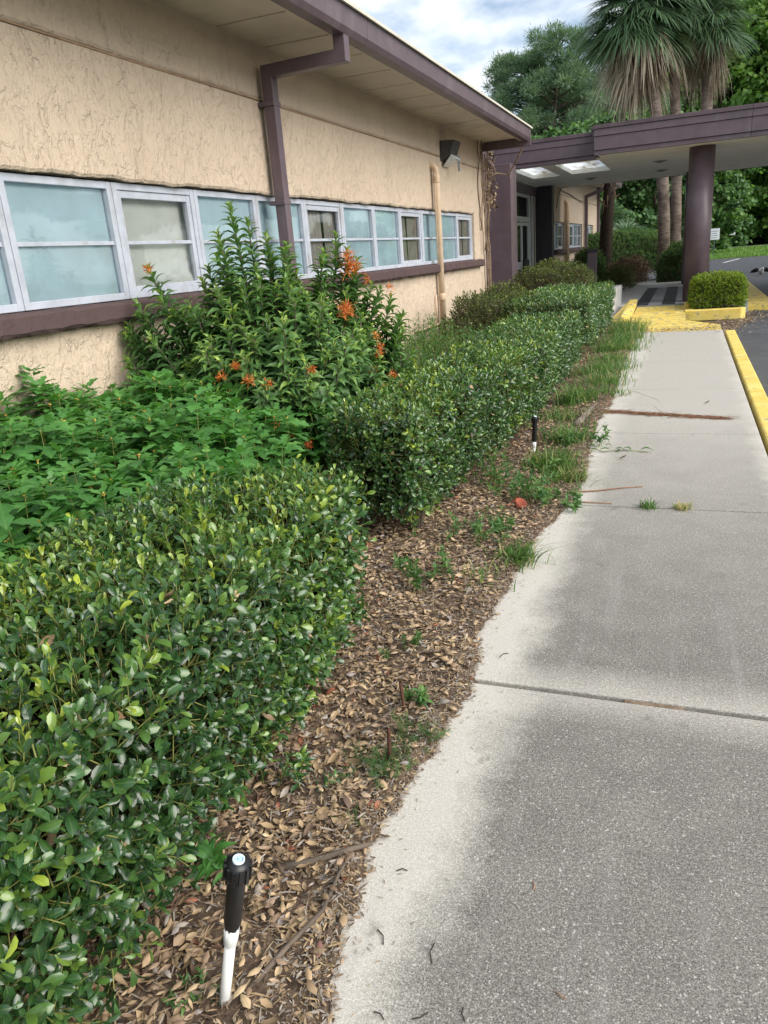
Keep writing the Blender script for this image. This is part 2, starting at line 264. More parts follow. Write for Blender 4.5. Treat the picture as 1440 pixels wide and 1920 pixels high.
    MT['yellowfl'] = leaf_mat('tiny_yellow_flower', [(0.0, (0.45, 0.22, 0.05)), (1.0, (0.7, 0.55, 0.12))], 0.6, 0.3, 0.2, 0.0)
    MT['whitefl'] = leaf_mat('tiny_white_flower', [(0.0, (0.75, 0.74, 0.62)), (1.0, (0.8, 0.78, 0.7))], 0.6, 0.3, 0.2, 0.0)
    MT['lampglass'] = paint('lamp_lens', (0.6, 0.63, 0.65), 0.2, 0.1, 12, 0.6)
    MT['bronze'] = paint('dark_lamp_housing', (0.045, 0.043, 0.043), 0.5, 0.2, 8)
    MT['sign'] = paint('white_sign_face', (0.75, 0.77, 0.8), 0.5, 0.05)
    MT['signink'] = paint('faded_sign_ink', (0.3, 0.32, 0.38), 0.6, 0.1)
    MT['post'] = paint('green_steel_post', (0.09, 0.16, 0.12), 0.6, 0.15)
    MT['skyl'] = None
    t = NT('skylight_panel'); tr = t.n('ShaderNodeBsdfTranslucent'); df = t.n('ShaderNodeBsdfDiffuse'); v = t.coord((2.2, 0.5, 1)); f = t.ramp(t.noise(v, 1.6, 5, 0.6), [(0.42, (0.9, 0.94, 0.97)), (0.62, (0.62, 0.60, 0.56)), (0.7, (0.35, 0.3, 0.26))])
    t.l(f, tr.inputs[0]); t.l(f, df.inputs[0]); ms = t.n('ShaderNodeMixShader'); ms.inputs[0].default_value = 0.86; t.l(df.outputs[0], ms.inputs[1]); t.l(tr.outputs[0], ms.inputs[2]); t.l(ms.outputs[0], t.out.inputs[0]); MT['skyl'] = t.m
    MT['feather_b'] = paint('black_feathers', (0.02, 0.02, 0.022), 0.7, 0.3, 30)
    MT['feather_w'] = paint('white_feathers', (0.75, 0.74, 0.7), 0.7, 0.1, 30)
    MT['terracotta'] = paint('red_clay', (0.3, 0.075, 0.04), 0.8, 0.2, 20)
    MT['acunit'] = paint('grey_metal_cabinet', (0.3, 0.31, 0.3), 0.6, 0.12)
    MT['bluepaint'] = paint('blue_paint', (0.05, 0.17, 0.42), 0.5, 0.1)
build_mats()

# ------------------------------------------------------------------ object helpers
def tag(o, label=None, cat=None, group=None, kind=None):
    if label: o['label'] = label
    if cat: o['category'] = cat
    if group: o['group'] = group
    if kind: o['kind'] = kind
    return o
def empty(name, loc, label, cat, group=None):
    o = bpy.data.objects.new(name, None); o.empty_display_size = 0.1; COL.objects.link(o); o.location = loc; return tag(o, label, cat, group)
def link(name, me, mat=None, parent=None, loc=None):
    o = bpy.data.objects.new(name, me); COL.objects.link(o)
    if mat is not None:
        for m in (mat if isinstance(mat, (list, tuple)) else [mat]): me.materials.append(m)
    if loc is not None: o.location = loc
    if parent is not None:
        o.parent = parent
        # geometry is written in world coordinates: cancel the parents' offsets (roots are never rotated here)
        if loc is None:
            off = Vector((0, 0, 0)); p = parent
            while p is not None: off += p.location; p = p.parent
            o.location = -off
    return o
class MB:
    def __init__(s): s.v = []; s.f = []; s.mi = []; s.cur = 0
    def add(s, vs, fs):
        b = len(s.v); s.v += [tuple(x) for x in vs]; s.f += [tuple(i + b for i in f) for f in fs]; s.mi += [s.cur] * len(fs); return s
    def box(s, x0, x1, y0, y1, z0, z1):
        return s.add([(x0, y0, z0), (x1, y0, z0), (x1, y1, z0), (x0, y1, z0), (x0, y0, z1), (x1, y0, z1), (x1, y1, z1), (x0, y1, z1)],
                     [(0, 3, 2, 1), (4, 5, 6, 7), (0, 1, 5, 4), (1, 2, 6, 5), (2, 3, 7, 6), (3, 0, 4, 7)])
    def tube(s, pts, rad, n=8, cap=True, flat=None):
        pts = [Vector(p) for p in pts]; k = len(pts)
        rad = [rad] * k if isinstance(rad, (int, float)) else rad
        vs = []; up = None
        for i, p in enumerate(pts):
            d = (pts[min(i + 1, k - 1)] - pts[max(i - 1, 0)]).normalized()
            if up is None: up = Vector((0, 0, 1)) if abs(d.z) < 0.9 else Vector((1, 0, 0))
            a = d.cross(up); a = a.normalized() if a.length > 1e-6 else Vector((1, 0, 0)); b = d.cross(a).normalized(); up = -b
            for j in range(n):
                t = 2 * math.pi * j / n; vs.append(p + (a * math.cos(t) + b * math.sin(t)) * rad[i])
        fs = [(i * n + j, i * n + (j + 1) % n, (i + 1) * n + (j + 1) % n, (i + 1) * n + j) for i in range(k - 1) for j in range(n)]
        if cap: fs += [tuple(range(n - 1, -1, -1)), tuple((k - 1) * n + j for j in range(n))]
        return s.add(vs, fs)
    def lathe(s, prof, n=24, c=(0, 0, 0), axis=(0, 0, 1), cap=True):
        q = Vector((0, 0, 1)).rotation_difference(Vector(axis).normalized()); vs = []
        for r, z in prof:
            for j in range(n):
                t = 2 * math.pi * j / n; vs.append(Vector(c) + q @ Vector((r * math.cos(t), r * math.sin(t), z)))
        k = len(prof); fs = [(i * n + j, i * n + (j + 1) % n, (i + 1) * n + (j + 1) % n, (i + 1) * n + j) for i in range(k - 1) for j in range(n)]
        if cap: fs += [tuple(range(n - 1, -1, -1)), tuple((k - 1) * n + j for j in range(n))]
        return s.add(vs, fs)
    def sweep(s, pts, w, h, side):
        """rectangular section swept along a path; side = fixed width direction"""
        pts = [Vector(p) for p in pts]; sd = Vector(side).normalized(); vs = []; k = len(pts)
        for i, p in enumerate(pts):
            d0 = (pts[i] - pts[i - 1]).normalized() if i else (pts[1] - pts[0]).normalized()
            d1 = (pts[i + 1] - pts[i]).normalized() if i < k - 1 else d0
            d = (d0 + d1).normalized(); nn = d.cross(sd).normalized(); sc = 1 / max(0.3, d.dot(d1))
            for a, b in ((-1, -1), (1, -1), (1, 1), (-1, 1)): vs.append(p + sd * a * w / 2 + nn * b * h / 2 * sc)
        fs = [(i * 4 + j, i * 4 + (j + 1) % 4, i * 4 + 4 + (j + 1) % 4, i * 4 + 4 + j) for i in range(k - 1) for j in range(4)]
        fs += [(3, 2, 1, 0), tuple((k - 1) * 4 + j for j in range(4))]
        return s.add(vs, fs)
    def prism(s, poly, z0, z1):
        n = len(poly); vs = [(x, y, z0) for x, y in poly] + [(x, y, z1) for x, y in poly]
        return s.add(vs, [tuple(range(n - 1, -1, -1)), tuple(range(n, 2 * n))] + [(i, (i + 1) % n, n + (i + 1) % n, n + i) for i in range(n)])
    def build(s, name, mat, parent=None, smooth=False, bevel=0.0):
        me = bpy.data.meshes.new(name); me.from_pydata(s.v, [], s.f); me.polygons.foreach_set('material_index', s.mi)
        if smooth: me.polygons.foreach_set('use_smooth', [True] * len(s.f))
        me.update(); o = link(name, me, mat, parent)
        if bevel:
            bv = o.modifiers.new('bevel', 'BEVEL'); bv.width = bevel; bv.segments = 2; bv.limit_method = 'ANGLE'
        return o
def box(name, x0, x1, y0, y1, z0, z1, mat, parent=None, bevel=0.004): return MB().box(x0, x1, y0, y1, z0, z1).build(name, mat, parent, False, bevel)

# ------------------------------------------------------------------ leaf scattering (numpy)
class Tmpl:
    def __init__(s, v, f, lu=None):
        s.v = np.array(v, float); s.f = f; s.lu = np.array(lu if lu is not None else [1] * len(v), float)
        s.loops = np.concatenate([np.array(x) for x in f]); s.cnt = np.array([len(x) for x in f])
def nrm(a): return a / np.maximum(np.linalg.norm(a, axis=-1, keepdims=True), 1e-9)
def frames(y, n):
    y = nrm(y); z = n - (n * y).sum(-1, keepdims=True) * y; bad = np.linalg.norm(z, axis=-1) < 1e-3
    z[bad] = np.cross(y[bad], np.array([1.0, 0.3, 0.2])); z = nrm(z); x = np.cross(y, z); return np.stack([x, y, z], -1)   # columns
class Cloud:
    """many copies of leaf templates collected into one mesh"""
    def __init__(s): s.V = []; s.L = []; s.C = []; s.R = []; s.U = []; s.MI = []; s.n = 0
    def add(s, tm, pos, rot, scale, rnd, mi=0):
        N = len(pos); k = len(tm.v)
        if N == 0: return s
        scale = np.asarray(scale, float)
        if scale.ndim == 0: scale = np.full((N, 3), float(scale))
        elif scale.ndim == 1: scale = np.repeat(scale[:, None], 3, 1)
        P = np.einsum('nij,nkj->nki', rot, tm.v[None] * scale[:, None, :]) + pos[:, None, :]
        s.V.append(P.reshape(-1, 3)); s.L.append((tm.loops[None] + (np.arange(N) * k)[:, None] + s.n).ravel()); s.C.append(np.tile(tm.cnt, N))
        s.R.append(np.repeat(rnd, k)); s.U.append(np.tile(tm.lu, N)); s.MI.append(np.full(N * len(tm.cnt), mi)); s.n += N * k; return s
    def tubes(s, A, B, r0, r1, rnd=0.5, mi=1):
        """three-sided sticks from A to B"""
        N = len(A); d = nrm(B - A); R = frames(d, np.tile([0.31, 0.2, 0.93], (N, 1))); v = []
        for t in range(3):
            a = 2 * math.pi * t / 3; v.append((math.cos(a), math.sin(a)))
        r0 = np.broadcast_to(np.asarray(r0, float), (N,)); r1 = np.broadcast_to(np.asarray(r1, float), (N,))
        ring = lambda base, r: np.stack([base + (R[:, :, 0] * c + R[:, :, 2] * q) * r[:, None] for c, q in v], 1)
        P = np.concatenate([ring(A, r0), ring(B, r1)], 1); f = np.array([[0, 1, 4, 3], [1, 2, 5, 4], [2, 0, 3, 5]]).ravel()
        s.V.append(P.reshape(-1, 3)); s.L.append((f[None] + (np.arange(N) * 6)[:, None] + s.n).ravel()); s.C.append(np.full(N * 3, 4)); s.R.append(np.full(N * 6, rnd)); s.U.append(np.ones(N * 6)); s.MI.append(np.full(N * 3, mi)); s.n += N * 6; return s
    def mesh(s, name):
        V = np.concatenate(s.V); L = np.concatenate(s.L).astype(np.int32); C = np.concatenate(s.C).astype(np.int32)
        me = bpy.data.meshes.new(name); me.vertices.add(len(V)); me.vertices.foreach_set('co', V.astype(np.float32).ravel())
        me.loops.add(len(L)); me.loops.foreach_set('vertex_index', L); me.polygons.add(len(C))
        st = np.zeros(len(C), np.int32); st[1:] = np.cumsum(C)[:-1]; me.polygons.foreach_set('loop_start', st); me.polygons.foreach_set('loop_total', C)
        me.polygons.foreach_set('use_smooth', np.ones(len(C), bool)); me.polygons.foreach_set('material_index', np.concatenate(s.MI).astype(np.int32))
        for nm, arr in (('rnd', s.R), ('lu', s.U)):
            a = me.attributes.new(nm, 'FLOAT', 'POINT'); a.data.foreach_set('value', np.concatenate(arr).astype(np.float32))
        me.update(calc_edges=True); me.validate(); return me
    def build(s, name, mats, parent=None, kind=None):
        o = link(name, s.mesh(name), mats, parent)
        if kind: o['kind'] = kind
        return o
def leaf_tmpl(w=(0.30, 0.42), t=(0.35, 0.68), fold=0.10, curl=-0.10):
    z = lambda tt: curl * 4 * (tt - 0.5) ** 2 - curl
    v = [(0, 0, 0)]; lu = [0]
    for ww, tt in zip(w, t):
        v += [(-ww / 2, tt, fold * ww + z(tt)), (0, tt, z(tt)), (ww / 2, tt, fold * ww + z(tt))]; lu += [1, 0, 1]
    v.append((0, 1, z(1))); lu.append(0)
    f = [(0, 2, 1), (0, 3, 2), (1, 2, 5, 4), (2, 3, 6, 5), (4, 5, 7), (5, 6, 7)]
    return Tmpl(v, f, lu)
def leaf3(w, t, fold, curl):
    z = lambda tt: curl * 4 * (tt - 0.5) ** 2 - curl
    v = [(0, 0, 0)]; lu = [0]
    for ww, tt in zip(w, t): v += [(-ww / 2, tt, fold * ww + z(tt)), (0, tt, z(tt)), (ww / 2, tt, fold * ww + z(tt))]; lu += [1, 0, 1]
    v.append((0, 1, z(1))); lu.append(0)
    return Tmpl(v, [(0, 2, 1), (0, 3, 2), (1, 2, 5, 4), (2, 3, 6, 5), (4, 5, 8, 7), (5, 6, 9, 8), (7, 8, 10), (8, 9, 10)], lu)
HEDGE_LEAF = leaf3((0.26, 0.44, 0.36), (0.25, 0.58, 0.84), 0.2, -0.09)
HEDGE_LEAF_FINE = None
SIMPLE_LEAF = Tmpl([(0, 0, 0), (-0.22, 0.5, 0.06), (0.22, 0.5, 0.06), (0, 1, 0)], [(0, 2, 1), (1, 2, 3)], [0, 1, 1, 0])
LANCE = leaf3((0.24, 0.31, 0.17), (0.2, 0.46, 0.76), 0.25, -0.2)
CARD = Tmpl([(-0.5, -0.5, 0), (0.5, -0.35, 0.1), (0.42, 0.5, -0.08), (-0.38, 0.45, 0.12)], [(0, 1, 2, 3)])
NEEDLE = Tmpl([(-0.06, 0, 0), (0.06, 0, 0), (0.1, 0.6, 0.02), (0, 1, -0.05), (-0.1, 0.6, 0.02)], [(0, 1, 2, 3, 4)])
# fiddle-shaped lobed leaf
LOBED = Tmpl([(0, 0, 0), (-0.16, 0.14, .03), (0, 0.2, 0), (0.16, 0.14, .03), (-0.34, 0.34, .06), (0, 0.4, 0.0), (0.34, 0.34, .06), (-0.14, 0.52, .02), (0, 0.56, -.01), (0.14, 0.52, .02),
              (-0.26, 0.72, .02), (0, 0.78, -.04), (0.26, 0.72, .02), (0, 1.0, -.12)],
             [(0, 2, 1), (0, 3, 2), (1, 2, 5, 4), (2, 3, 6, 5), (4, 5, 8, 7), (5, 6, 9, 8), (7, 8, 11, 10), (8, 9, 12, 11), (10, 11, 13), (11, 12, 13)],
             [0, 1, 0, 1, 1, 0, 1, 1, 0, 1, 1, 0, 1, 0])
FALLEN = leaf_tmpl((0.36, 0.46), (0.32, 0.66), 0.35, 0.16)
FALLEN2 = leaf_tmpl((0.32, 0.40), (0.32, 0.66), -0.5, -0.22)

def basis(A):
    h = np.where(np.abs(A[:, 2:3]) < 0.9, np.array([[0, 0, 1.0]]), np.array([[1.0, 0, 0]])); U = nrm(np.cross(A, h)); return U, np.cross(A, U)
def sprigs(P, A, rng, k=6, hl=0.07, L=(0.035, 0.055), tilt=(38, 72), bright=None, tip=0.12):
    """leaf transforms for little shoots at P along A: returns pos, rot, size, rnd"""
    U, W = basis(A); po = []; ro = []; sc = []; rn = []
    ph0 = rng.uniform(0, 6.28, len(P)); young = rng.random(len(P)) < tip
    for i in range(k):
        t = i / max(1, k - 1); ph = ph0 + i * 2.4; th = np.radians(np.interp(t, [0, 1], [tilt[1], tilt[0]]) + rng.normal(0, 11, len(P)))
        o = np.cos(ph)[:, None] * U + np.sin(ph)[:, None] * W; y = np.cos(th)[:, None] * A + np.sin(th)[:, None] * o
        n = np.sin(th)[:, None] * A - np.cos(th)[:, None] * o + rng.normal(0, 0.2, (len(P), 3))
        po.append(P + A * (t * hl)); ro.append(frames(y, n)); sz = rng.uniform(L[0], L[1], len(P)) * (1.0 if t < 0.8 else 0.75); sc.append(sz)
        r = rng.beta(1.3, 2.2, len(P)) * 0.72 + 0.10 * t
        r = np.where(young, 0.62 + 0.38 * t * rng.random(len(P)), r)
        if bright is not None: r = np.clip(r + bright, 0, 1)
        rn.append(np.clip(r, 0, 1))
    return np.concatenate(po), np.concatenate(ro), np.concatenate(sc), np.concatenate(rn)

def rounded_box_points(N, c, h, r, rng, faces, amp=0.03, seed=0, depth=0.0):
    """points and outward normals on a wavy rounded box; faces = subset of '+x -x +y -y +z'"""
    ar = {'+x': h[1] * h[2], '-x': h[1] * h[2], '+y': h[0] * h[2], '-y': h[0] * h[2], '+z': h[0] * h[1]}
    w = np.array([ar[f] for f in faces]); pick = rng.choice(len(faces), N, p=w / w.sum()); q = rng.uniform(-1, 1, (N, 3)) * h
    for i, f in enumerate(faces):
        m = pick == i; a = 'xyz'.index(f[1]); q[m, a] = h[a] if f[0] == '+' else -h[a]
    inn = np.clip(q, -(h - r), h - r); d = q - inn; n = nrm(d); p = inn + n * r
    wx = p + c
    wav = amp * (np.sin(wx[:, 1] * 5.1 + seed) * np.cos(wx[:, 2] * 6.3 + wx[:, 0] * 4.7 + seed) + 0.7 * np.sin(wx[:, 1] * 11 + wx[:, 0] * 9 + seed * 2) * np.sin(wx[:, 2] * 13 + 1))
    p = p + n * (wav - depth * rng.random(N) ** 1.5)[:, None]
    return p + c, n

def singles(C, cand_pos, cand_rot, cand_sc, cand_rn, tm, mats, parent, count, name='leaf'):
    """the leaves that show largest become objects of their own; the others stay in the cloud"""
    d = np.linalg.norm(cand_pos - CAM, axis=1); size = cand_sc / d
    rel = cand_pos - CAM; cx = rel @ Rr[:, 0]; cy = rel @ Rr[:, 1]; cz = rel @ Rr[:, 2]
    vis = (cz > 0.2) & (np.abs(1410 * cx / np.maximum(cz, .2)) < 715) & (np.abs(1410 * cy / np.maximum(cz, .2)) < 955)
    key = np.where(vis, size, 0); idx = np.argsort(-key)[:count]; m = np.ones(len(cand_pos), bool); m[idx] = False
    C.add(tm, cand_pos[m], cand_rot[m], cand_sc[m], cand_rn[m])
    variants = {}
    off = Vector((0, 0, 0)); p = parent
    while p is not None: off += p.location; p = p.parent
    for i in idx:
        b = min(9, int(cand_rn[i] * 10))
        if b not in variants:
            cc = Cloud(); cc.add(tm, np.zeros((1, 3)), np.eye(3)[None], 1.0, np.array([(b + 0.5) / 10])); me = cc.mesh(name)
            for mm in (mats if isinstance(mats, (list, tuple)) else [mats]): me.materials.append(mm)
            variants[b] = me
        o = bpy.data.objects.new(name, variants[b]); COL.objects.link(o); o.parent = parent
        R = cand_rot[i] * cand_sc[i]; x = cand_pos[i]
        o.matrix_local = Matrix(((R[0, 0], R[0, 1], R[0, 2], x[0] - off.x), (R[1, 0], R[1, 1], R[1, 2], x[1] - off.y), (R[2, 0], R[2, 1], R[2, 2], x[2] - off.z), (0, 0, 0, 1)))

# ================================================================== SETTING
def grid(name, xs, ys, hf, mat, kind='structure'):
    X, Y = np.meshgrid(xs, ys); Z = hf(X, Y); v = np.stack([X.ravel(), Y.ravel(), Z.ravel()], 1); w = len(xs); h = len(ys)
    i = np.arange(h - 1)[:, None] * w + np.arange(w - 1)[None]; f = np.stack([i, i + 1, i + w + 1, i + w], -1).reshape(-1, 4)
    me = bpy.data.meshes.new(name); me.from_pydata(v.tolist(), [], f.tolist()); me.polygons.foreach_set('use_smooth', [True] * len(f)); me.update()
    return tag(link(name, me, mat), kind=kind)
S = lambda o: tag(o, kind='structure')
S(box('ground', -700, 700, -500, 900, -1.0, -0.16, MT['ground'], bevel=0))
S(MB().add([(0.84, -30, -.12), (60, -30, -.12), (60, 58, -.12), (-6, 58, -.12), (-6, 34, -.12), (0.84, 27.9, -.12)], [(0, 1, 2, 3, 4, 5)]).build('parking_lot', MT['asphalt']))
S(MB().add([(-30, 58, -.13), (120, 58, -.13), (120, 125, -.05), (-30, 125, -.05)], [(0, 1, 2, 3)]).build('lawn', MT['lawn']))
S(MB().add([(-30, 92, -.085), (120, 96, -.075), (120, 100, -.07), (-30, 95.5, -.078)], [(0, 1, 2, 3)]).build('far_path', MT['farpath']))
mk = MB()
for x in (1.9, 5.6, 8.4, 11.2, 14): mk.add([(x, 50, -.114), (x + .14, 50, -.114), (x + 1.3, 55.5, -.114), (x + 1.16, 55.5, -.114)], [(0, 1, 2, 3)])
S(mk.build('parking_bay_lines', MT['white']))

EDGE_Y = [-1, 1.07, 1.45, 1.7, 1.95, 2.46, 2.6, 2.89, 3.47, 4.09, 4.58, 5.29, 6.39, 7.2, 7.97, 10.45, 13.3, 15]
EDGE_X = [-.66, -.69, -.76, -.78, -.745, -.71, -.72, -.79, -.76, -.755, -.66, -.61, -.69, -.72, -.66, -.74, -.74, -.8]
def edge_x(y): return np.interp(y, EDGE_Y, EDGE_X) + 0.008 * np.sin(np.asarray(y) * 19) + 0.006 * np.sin(np.asarray(y) * 47 + 1) + 0.004 * np.sin(np.asarray(y) * 131)
def bed_h(X, Y):
    e = edge_x(Y); k = np.clip((e - X) / 0.05, -1, 1)
    return np.where(k > 0, 0.006 + 0.012 * k, 0.006 + 0.05 * k) + 0.012 * np.sin(X * 9 + Y * 4) * np.sin(Y * 7) * (k > 0.5) + 0.006 * np.sin(X * 41 + Y * 23) * np.sin(Y * 37 - X * 29) * (k > 0.2)
bed = grid('planting_bed', np.concatenate([np.linspace(-4.1, -1.0, 30), np.linspace(-0.98, -0.52, 40)]), np.linspace(-1.2, 18.4, 560), bed_h, MT['mulch'])

# walkway slabs
walk = S(bpy.data.objects.new('walkway', None)); COL.objects.link(walk)
joints = [-1.7, 0.42, 2.515, 4.73, 6.74, 8.84, 10.9, 12.95, 14.5]
for i, (a, b) in enumerate(zip(joints[:-1], joints[1:])):
    g0 = 0.014 if i and abs(a - 2.515) < .01 else 0.0075
    box('slab', -0.80, 0.625, a + g0, b - (0.014 if abs(b - 2.515) < .01 else 0.0075), -0.13, 0.0, MT['walk'], walk, 0.006)
S(box('walkway_joint_filler', -0.79, 0.62, -1.5, 14.4, -0.128, -0.035, MT['darkbark'], bevel=0))
tag(box('joint_board', -0.14, 0.06, 2.504, 2.525, -0.03, -0.003, MT['twigm'], None, .003), 'splintered grey wood strip wedged in the widest walkway joint', 'wood strip')
# kerb in lengths
kb = S(bpy.data.objects.new('curb', None)); COL.objects.link(kb)
yy = -2.0
while yy < 14.2:
    y2 = min(14.3, yy + 2.6); box('curb_length', 0.655, 0.815, yy + .004, y2 - .004, -0.3, 0.012, MT['yellow'], kb, 0.018); yy = y2
# entrance floor, mats, ramp
S(MB().prism([(-4.5, 18.55), (1.28, 18.55), (1.28, 27.8), (-4.5, 27.8)], -.16, .15).build('entrance_floor', MT['conc']))
em = S(bpy.data.objects.new('entrance_matting', None)); COL.objects.link(em)
for i, x in enumerate([-1.06, -.775, -.49, -.205, .08, .365]):
    box('mat_strip', x + .004, x + .281, 18.56, 24.9, .151, .163 if i % 2 == 0 else .158, MT['matdark'] if i % 2 == 0 else MT['matgrey'], em, 0.003)
S(box('floor_edge_strip', -1.0, 0.05, 18.50, 18.548, -.1, .148, MT['matgrey']))
rm = MB(); rm.add([(-1.02, 14.55, -.03), (.62, 14.55, -.03), (.62, 15.3, .006), (.03, 16.2, .02), (.0, 18.5, .125), (-1.0, 18.5, .125), (-1.02, 15.4, .006)], [(0, 1, 2, 6), (2, 3, 6), (3, 4, 5, 6)])
S(rm.build('entrance_ramp', MT['yellow_worn']))
fl = MB(); fl.add([(-1.02, 15.6, -.02), (-1.02, 18.5, .13), (-1.0, 18.5, .3), (-1.16, 18.5, .3), (-1.18, 16.2, .16), (-1.03, 15.6, .05), (-1.5, 16.4, -.02), (-1.2, 15.6, -.02)],
                 [(0, 1, 2, 5), (2, 3, 4, 5), (4, 7, 5), (5, 7, 0), (3, 6, 7, 4)])
S(fl.build('ramp_curb', MT['yellow_worn']))
S(MB().prism([(1.3, 19.1), (1.85, 19.1), (1.88, 27.8), (1.3, 27.8)], -.16, .03).build('canopy_curb', MT['yellow_worn']))
S(MB().add([(.66, 14.5, -.116), (.85, 15.4, -.116), (1.05, 16.2, -.116), (1.24, 17.0, -.116), (1.3, 18.0, -.116), (1.25, 18.9, -.116), (1.16, 17.45, -.116), (1.0, 17.3, -.116), (.3, 17.15, -.116)], [(0, 1, 2, 3, 4, 5, 6, 7, 8)]).build('dirt_patch', MT['mulch']))

# planter with clipped shrub
pl = empty('planter', (0.6, 17.4, 0), 'yellow painted kerb planter in front of the round column', 'planter')
MB().prism([(0.0, 17.28), (1.08, 17.36), (1.17, 17.46), (1.12, 17.56), (0.18, 17.48), (0.18, 18.3), (0.0, 18.3)], -.12, .105).build('planter_kerb', MT['yellow'], pl, False, .02)
box('corner_block', -.012, .2, 17.9, 18.45, -.1, .2, MT['yellow'], pl, .02)
MB().prism([(.19, 17.5), (1.1, 17.58), (1.1, 18.5), (.21, 18.5)], -.1, .07).build('soil', MT['mulch'], pl)

# ================================================================== BUILDING
def window_strip(root, y0, n, pitch, first_special, film_choice, z0=1.455, z1=2.30, xw=-4.0):
    """each window: frame part with panes, rail and sheet as sub-parts"""
    for k in range(n):
        a = y0 + k * pitch; b = a + pitch; special = (k % 3 == first_special)
        fw = 0.055; xo = xw - 0.05; f = MB()
        f.box(xo - .08, xo, a + .003, a + fw, z0, z1).box(xo - .08, xo, b - fw, b - .003, z0, z1)
        f.box(xo - .08, xo - .002, a + fw, b - fw, z0, z0 + .05).box(xo - .08, xo - .002, a + fw, b - fw, z1 - .05, z1)
        i0, i1, j0, j1 = a + fw, b - fw, z0 + .05, z1 - .05
        if special:
            f.box(xo - .06, xo - .012, i0, i0 + .05, j0, j1).box(xo - .06, xo - .012, i1 - .05, i1, j0, j1)
            f.box(xo - .06, xo - .014, i0 + .05, i1 - .05, j1 - .055, j1).box(xo - .06, xo - .014, i0 + .05, i1 - .05, j0, j0 + .04)
            i0 += .05; i1 -= .05; j1 -= .055; j0 += .04
        w = f.build('window', MT['frame'], root, False, .004)
        zm = 1.87
        box('rail', xo - .055, xo - .018, i0, i1, zm - .014, zm + .014, MT['frame'], w, .003)
        for c, d in ((j0, zm - .014), (zm + .014, j1)):
            MB().add([(xo - .04, i0, c), (xo - .04, i1, c), (xo - .04, i1, d), (xo - .04, i0, d)], [(0, 1, 2, 3)]).build('pane', MT['glass'], w)
        kind = film_choice(k)
        if kind == 'film':
            MB().add([(xo - .058, i0 - .02, j0 - .02), (xo - .058, i1 + .02, j0 - .02), (xo - .058, i1 + .02, j1 + .02), (xo - .058, i0 - .02, j1 + .02)], [(0, 1, 2, 3)]).build('window_film', MT['film'], w)
        elif kind == 'paper':
            r = random.Random(k); m = MB(); nx, nz_ = 16, 16; vs = []
            for iz in range(nz_ + 1):
                for ix in range(nx + 1):
                    u, t = ix / nx, iz / nz_; loose = max(0, 1 - t * 1.9)
                    q = abs(math.sin(u * 9 + t * 5)) * .03 * loose + abs(math.sin(u * 4.2 - t * 7 + 1)) * .035 * loose + .02 * loose * r.random()
                    if t > .5: q += .018 * max(0, math.sin(u * 5 - t * 9 + 2)) * (1 if t < .72 and u < .8 else 0.1)
                    vs.append((xo - .115 + q * .95, i0 - .03 + (i1 - i0 + .19) * u, j0 - .02 + (j1 - j0 + .04) * t))
            m.add(vs, [(z * (nx + 1) + x, z * (nx + 1) + x + 1, (z + 1) * (nx + 1) + x + 1, (z + 1) * (nx + 1) + x) for z in range(nz_) for x in range(nx)])
            m.build('paper_sheet', MT['paper'], w)
        elif kind == 'curtain':
            m = MB(); n2 = 40; vs = []
            gap = 0.42 + .3 * random.random()
            for half in (0, 1):
                vs = []
                for ix in range(n2 + 1):
                    u = ix / n2; y = (i0 + (i1 - i0) * gap * .97 * u - .05) if half == 0 else (i0 + (i1 - i0) * (gap + .02 + (1.05 - gap) * u))
                    for z in (j0, j1): vs.append((xo - .10 + .018 * math.sin(u * 38), y + (.03 if z == j0 and half == 0 else 0), z))
                m.add(vs, [(2 * i, 2 * i + 2, 2 * i + 3, 2 * i + 1) for i in range(n2)])
            m.build('curtain', MT['curtain'], w, True)
bd = empty('building', (-4.0, 6.0, 0), 'long tan stucco building with a band of white windows beside the hedges', 'building')
YE = 16.6; WS = 0.735; WE = 15.70
box('wall', -4.4, -4.0, -4.0, YE, -.3, 1.30, MT['stucco'], bd, .01)
def rough_panel(name, y0, y1, z0, z1, low_rough):
    """wall panel with an uneven trowelled lower lip"""
    n = max(2, int((y1 - y0) / .05)); vs = []
    for i in range(n + 1):
        y = y0 + (y1 - y0) * i / n; zl = z0 + (low_rough * (0.6 * math.sin(y * 3.1) + .5 * math.sin(y * 11.7) + random.uniform(-.6, .6)) if low_rough else 0)
        vs += [(-4.0, y, z1), (-4.0, y, zl + .02), (-4.012, y, zl), (-4.4, y, zl), (-4.4, y, z1)]
    fs = [(i * 5 + j, (i + 1) * 5 + j, (i + 1) * 5 + j + 1, i * 5 + j + 1) for i in range(n) for j in range(4)] + [(0, 1, 2, 3, 4), tuple(n * 5 + j for j in (4, 3, 2, 1, 0))]
    MB().add(vs, fs).build(name, MT['stucco'], bd)
rough_panel('wall_panel', WS - .3, YE, 2.315, 3.158, .009)
rough_panel('wall_panel', WS - .3, YE, 3.184, 3.70, .003)
rough_panel('wall_panel', -4.0, WS - .31, 1.302, 3.70, 0)
box('wall_groove', -4.39, -4.018, WS - .3, YE - .01, 3.15, 3.19, MT['conduit'], bd, 0)
tb = MB(); tb.tube([(-4.0, y, 3.168 + .003 * math.sin(y * 2)) for y in np.arange(.5, 16.5, .4)], .009, 6); tb.build('groove_bead', MT['conduit'], bd, True)
box('wall_pier', -4.4, -4.0, WE + .003, YE, 1.302, 2.33, MT['stucco'], bd, .01)
box('window_back', -4.42, -4.36, WS, WE, 1.30, 2.33, MT['darkroom'], bd, 0)
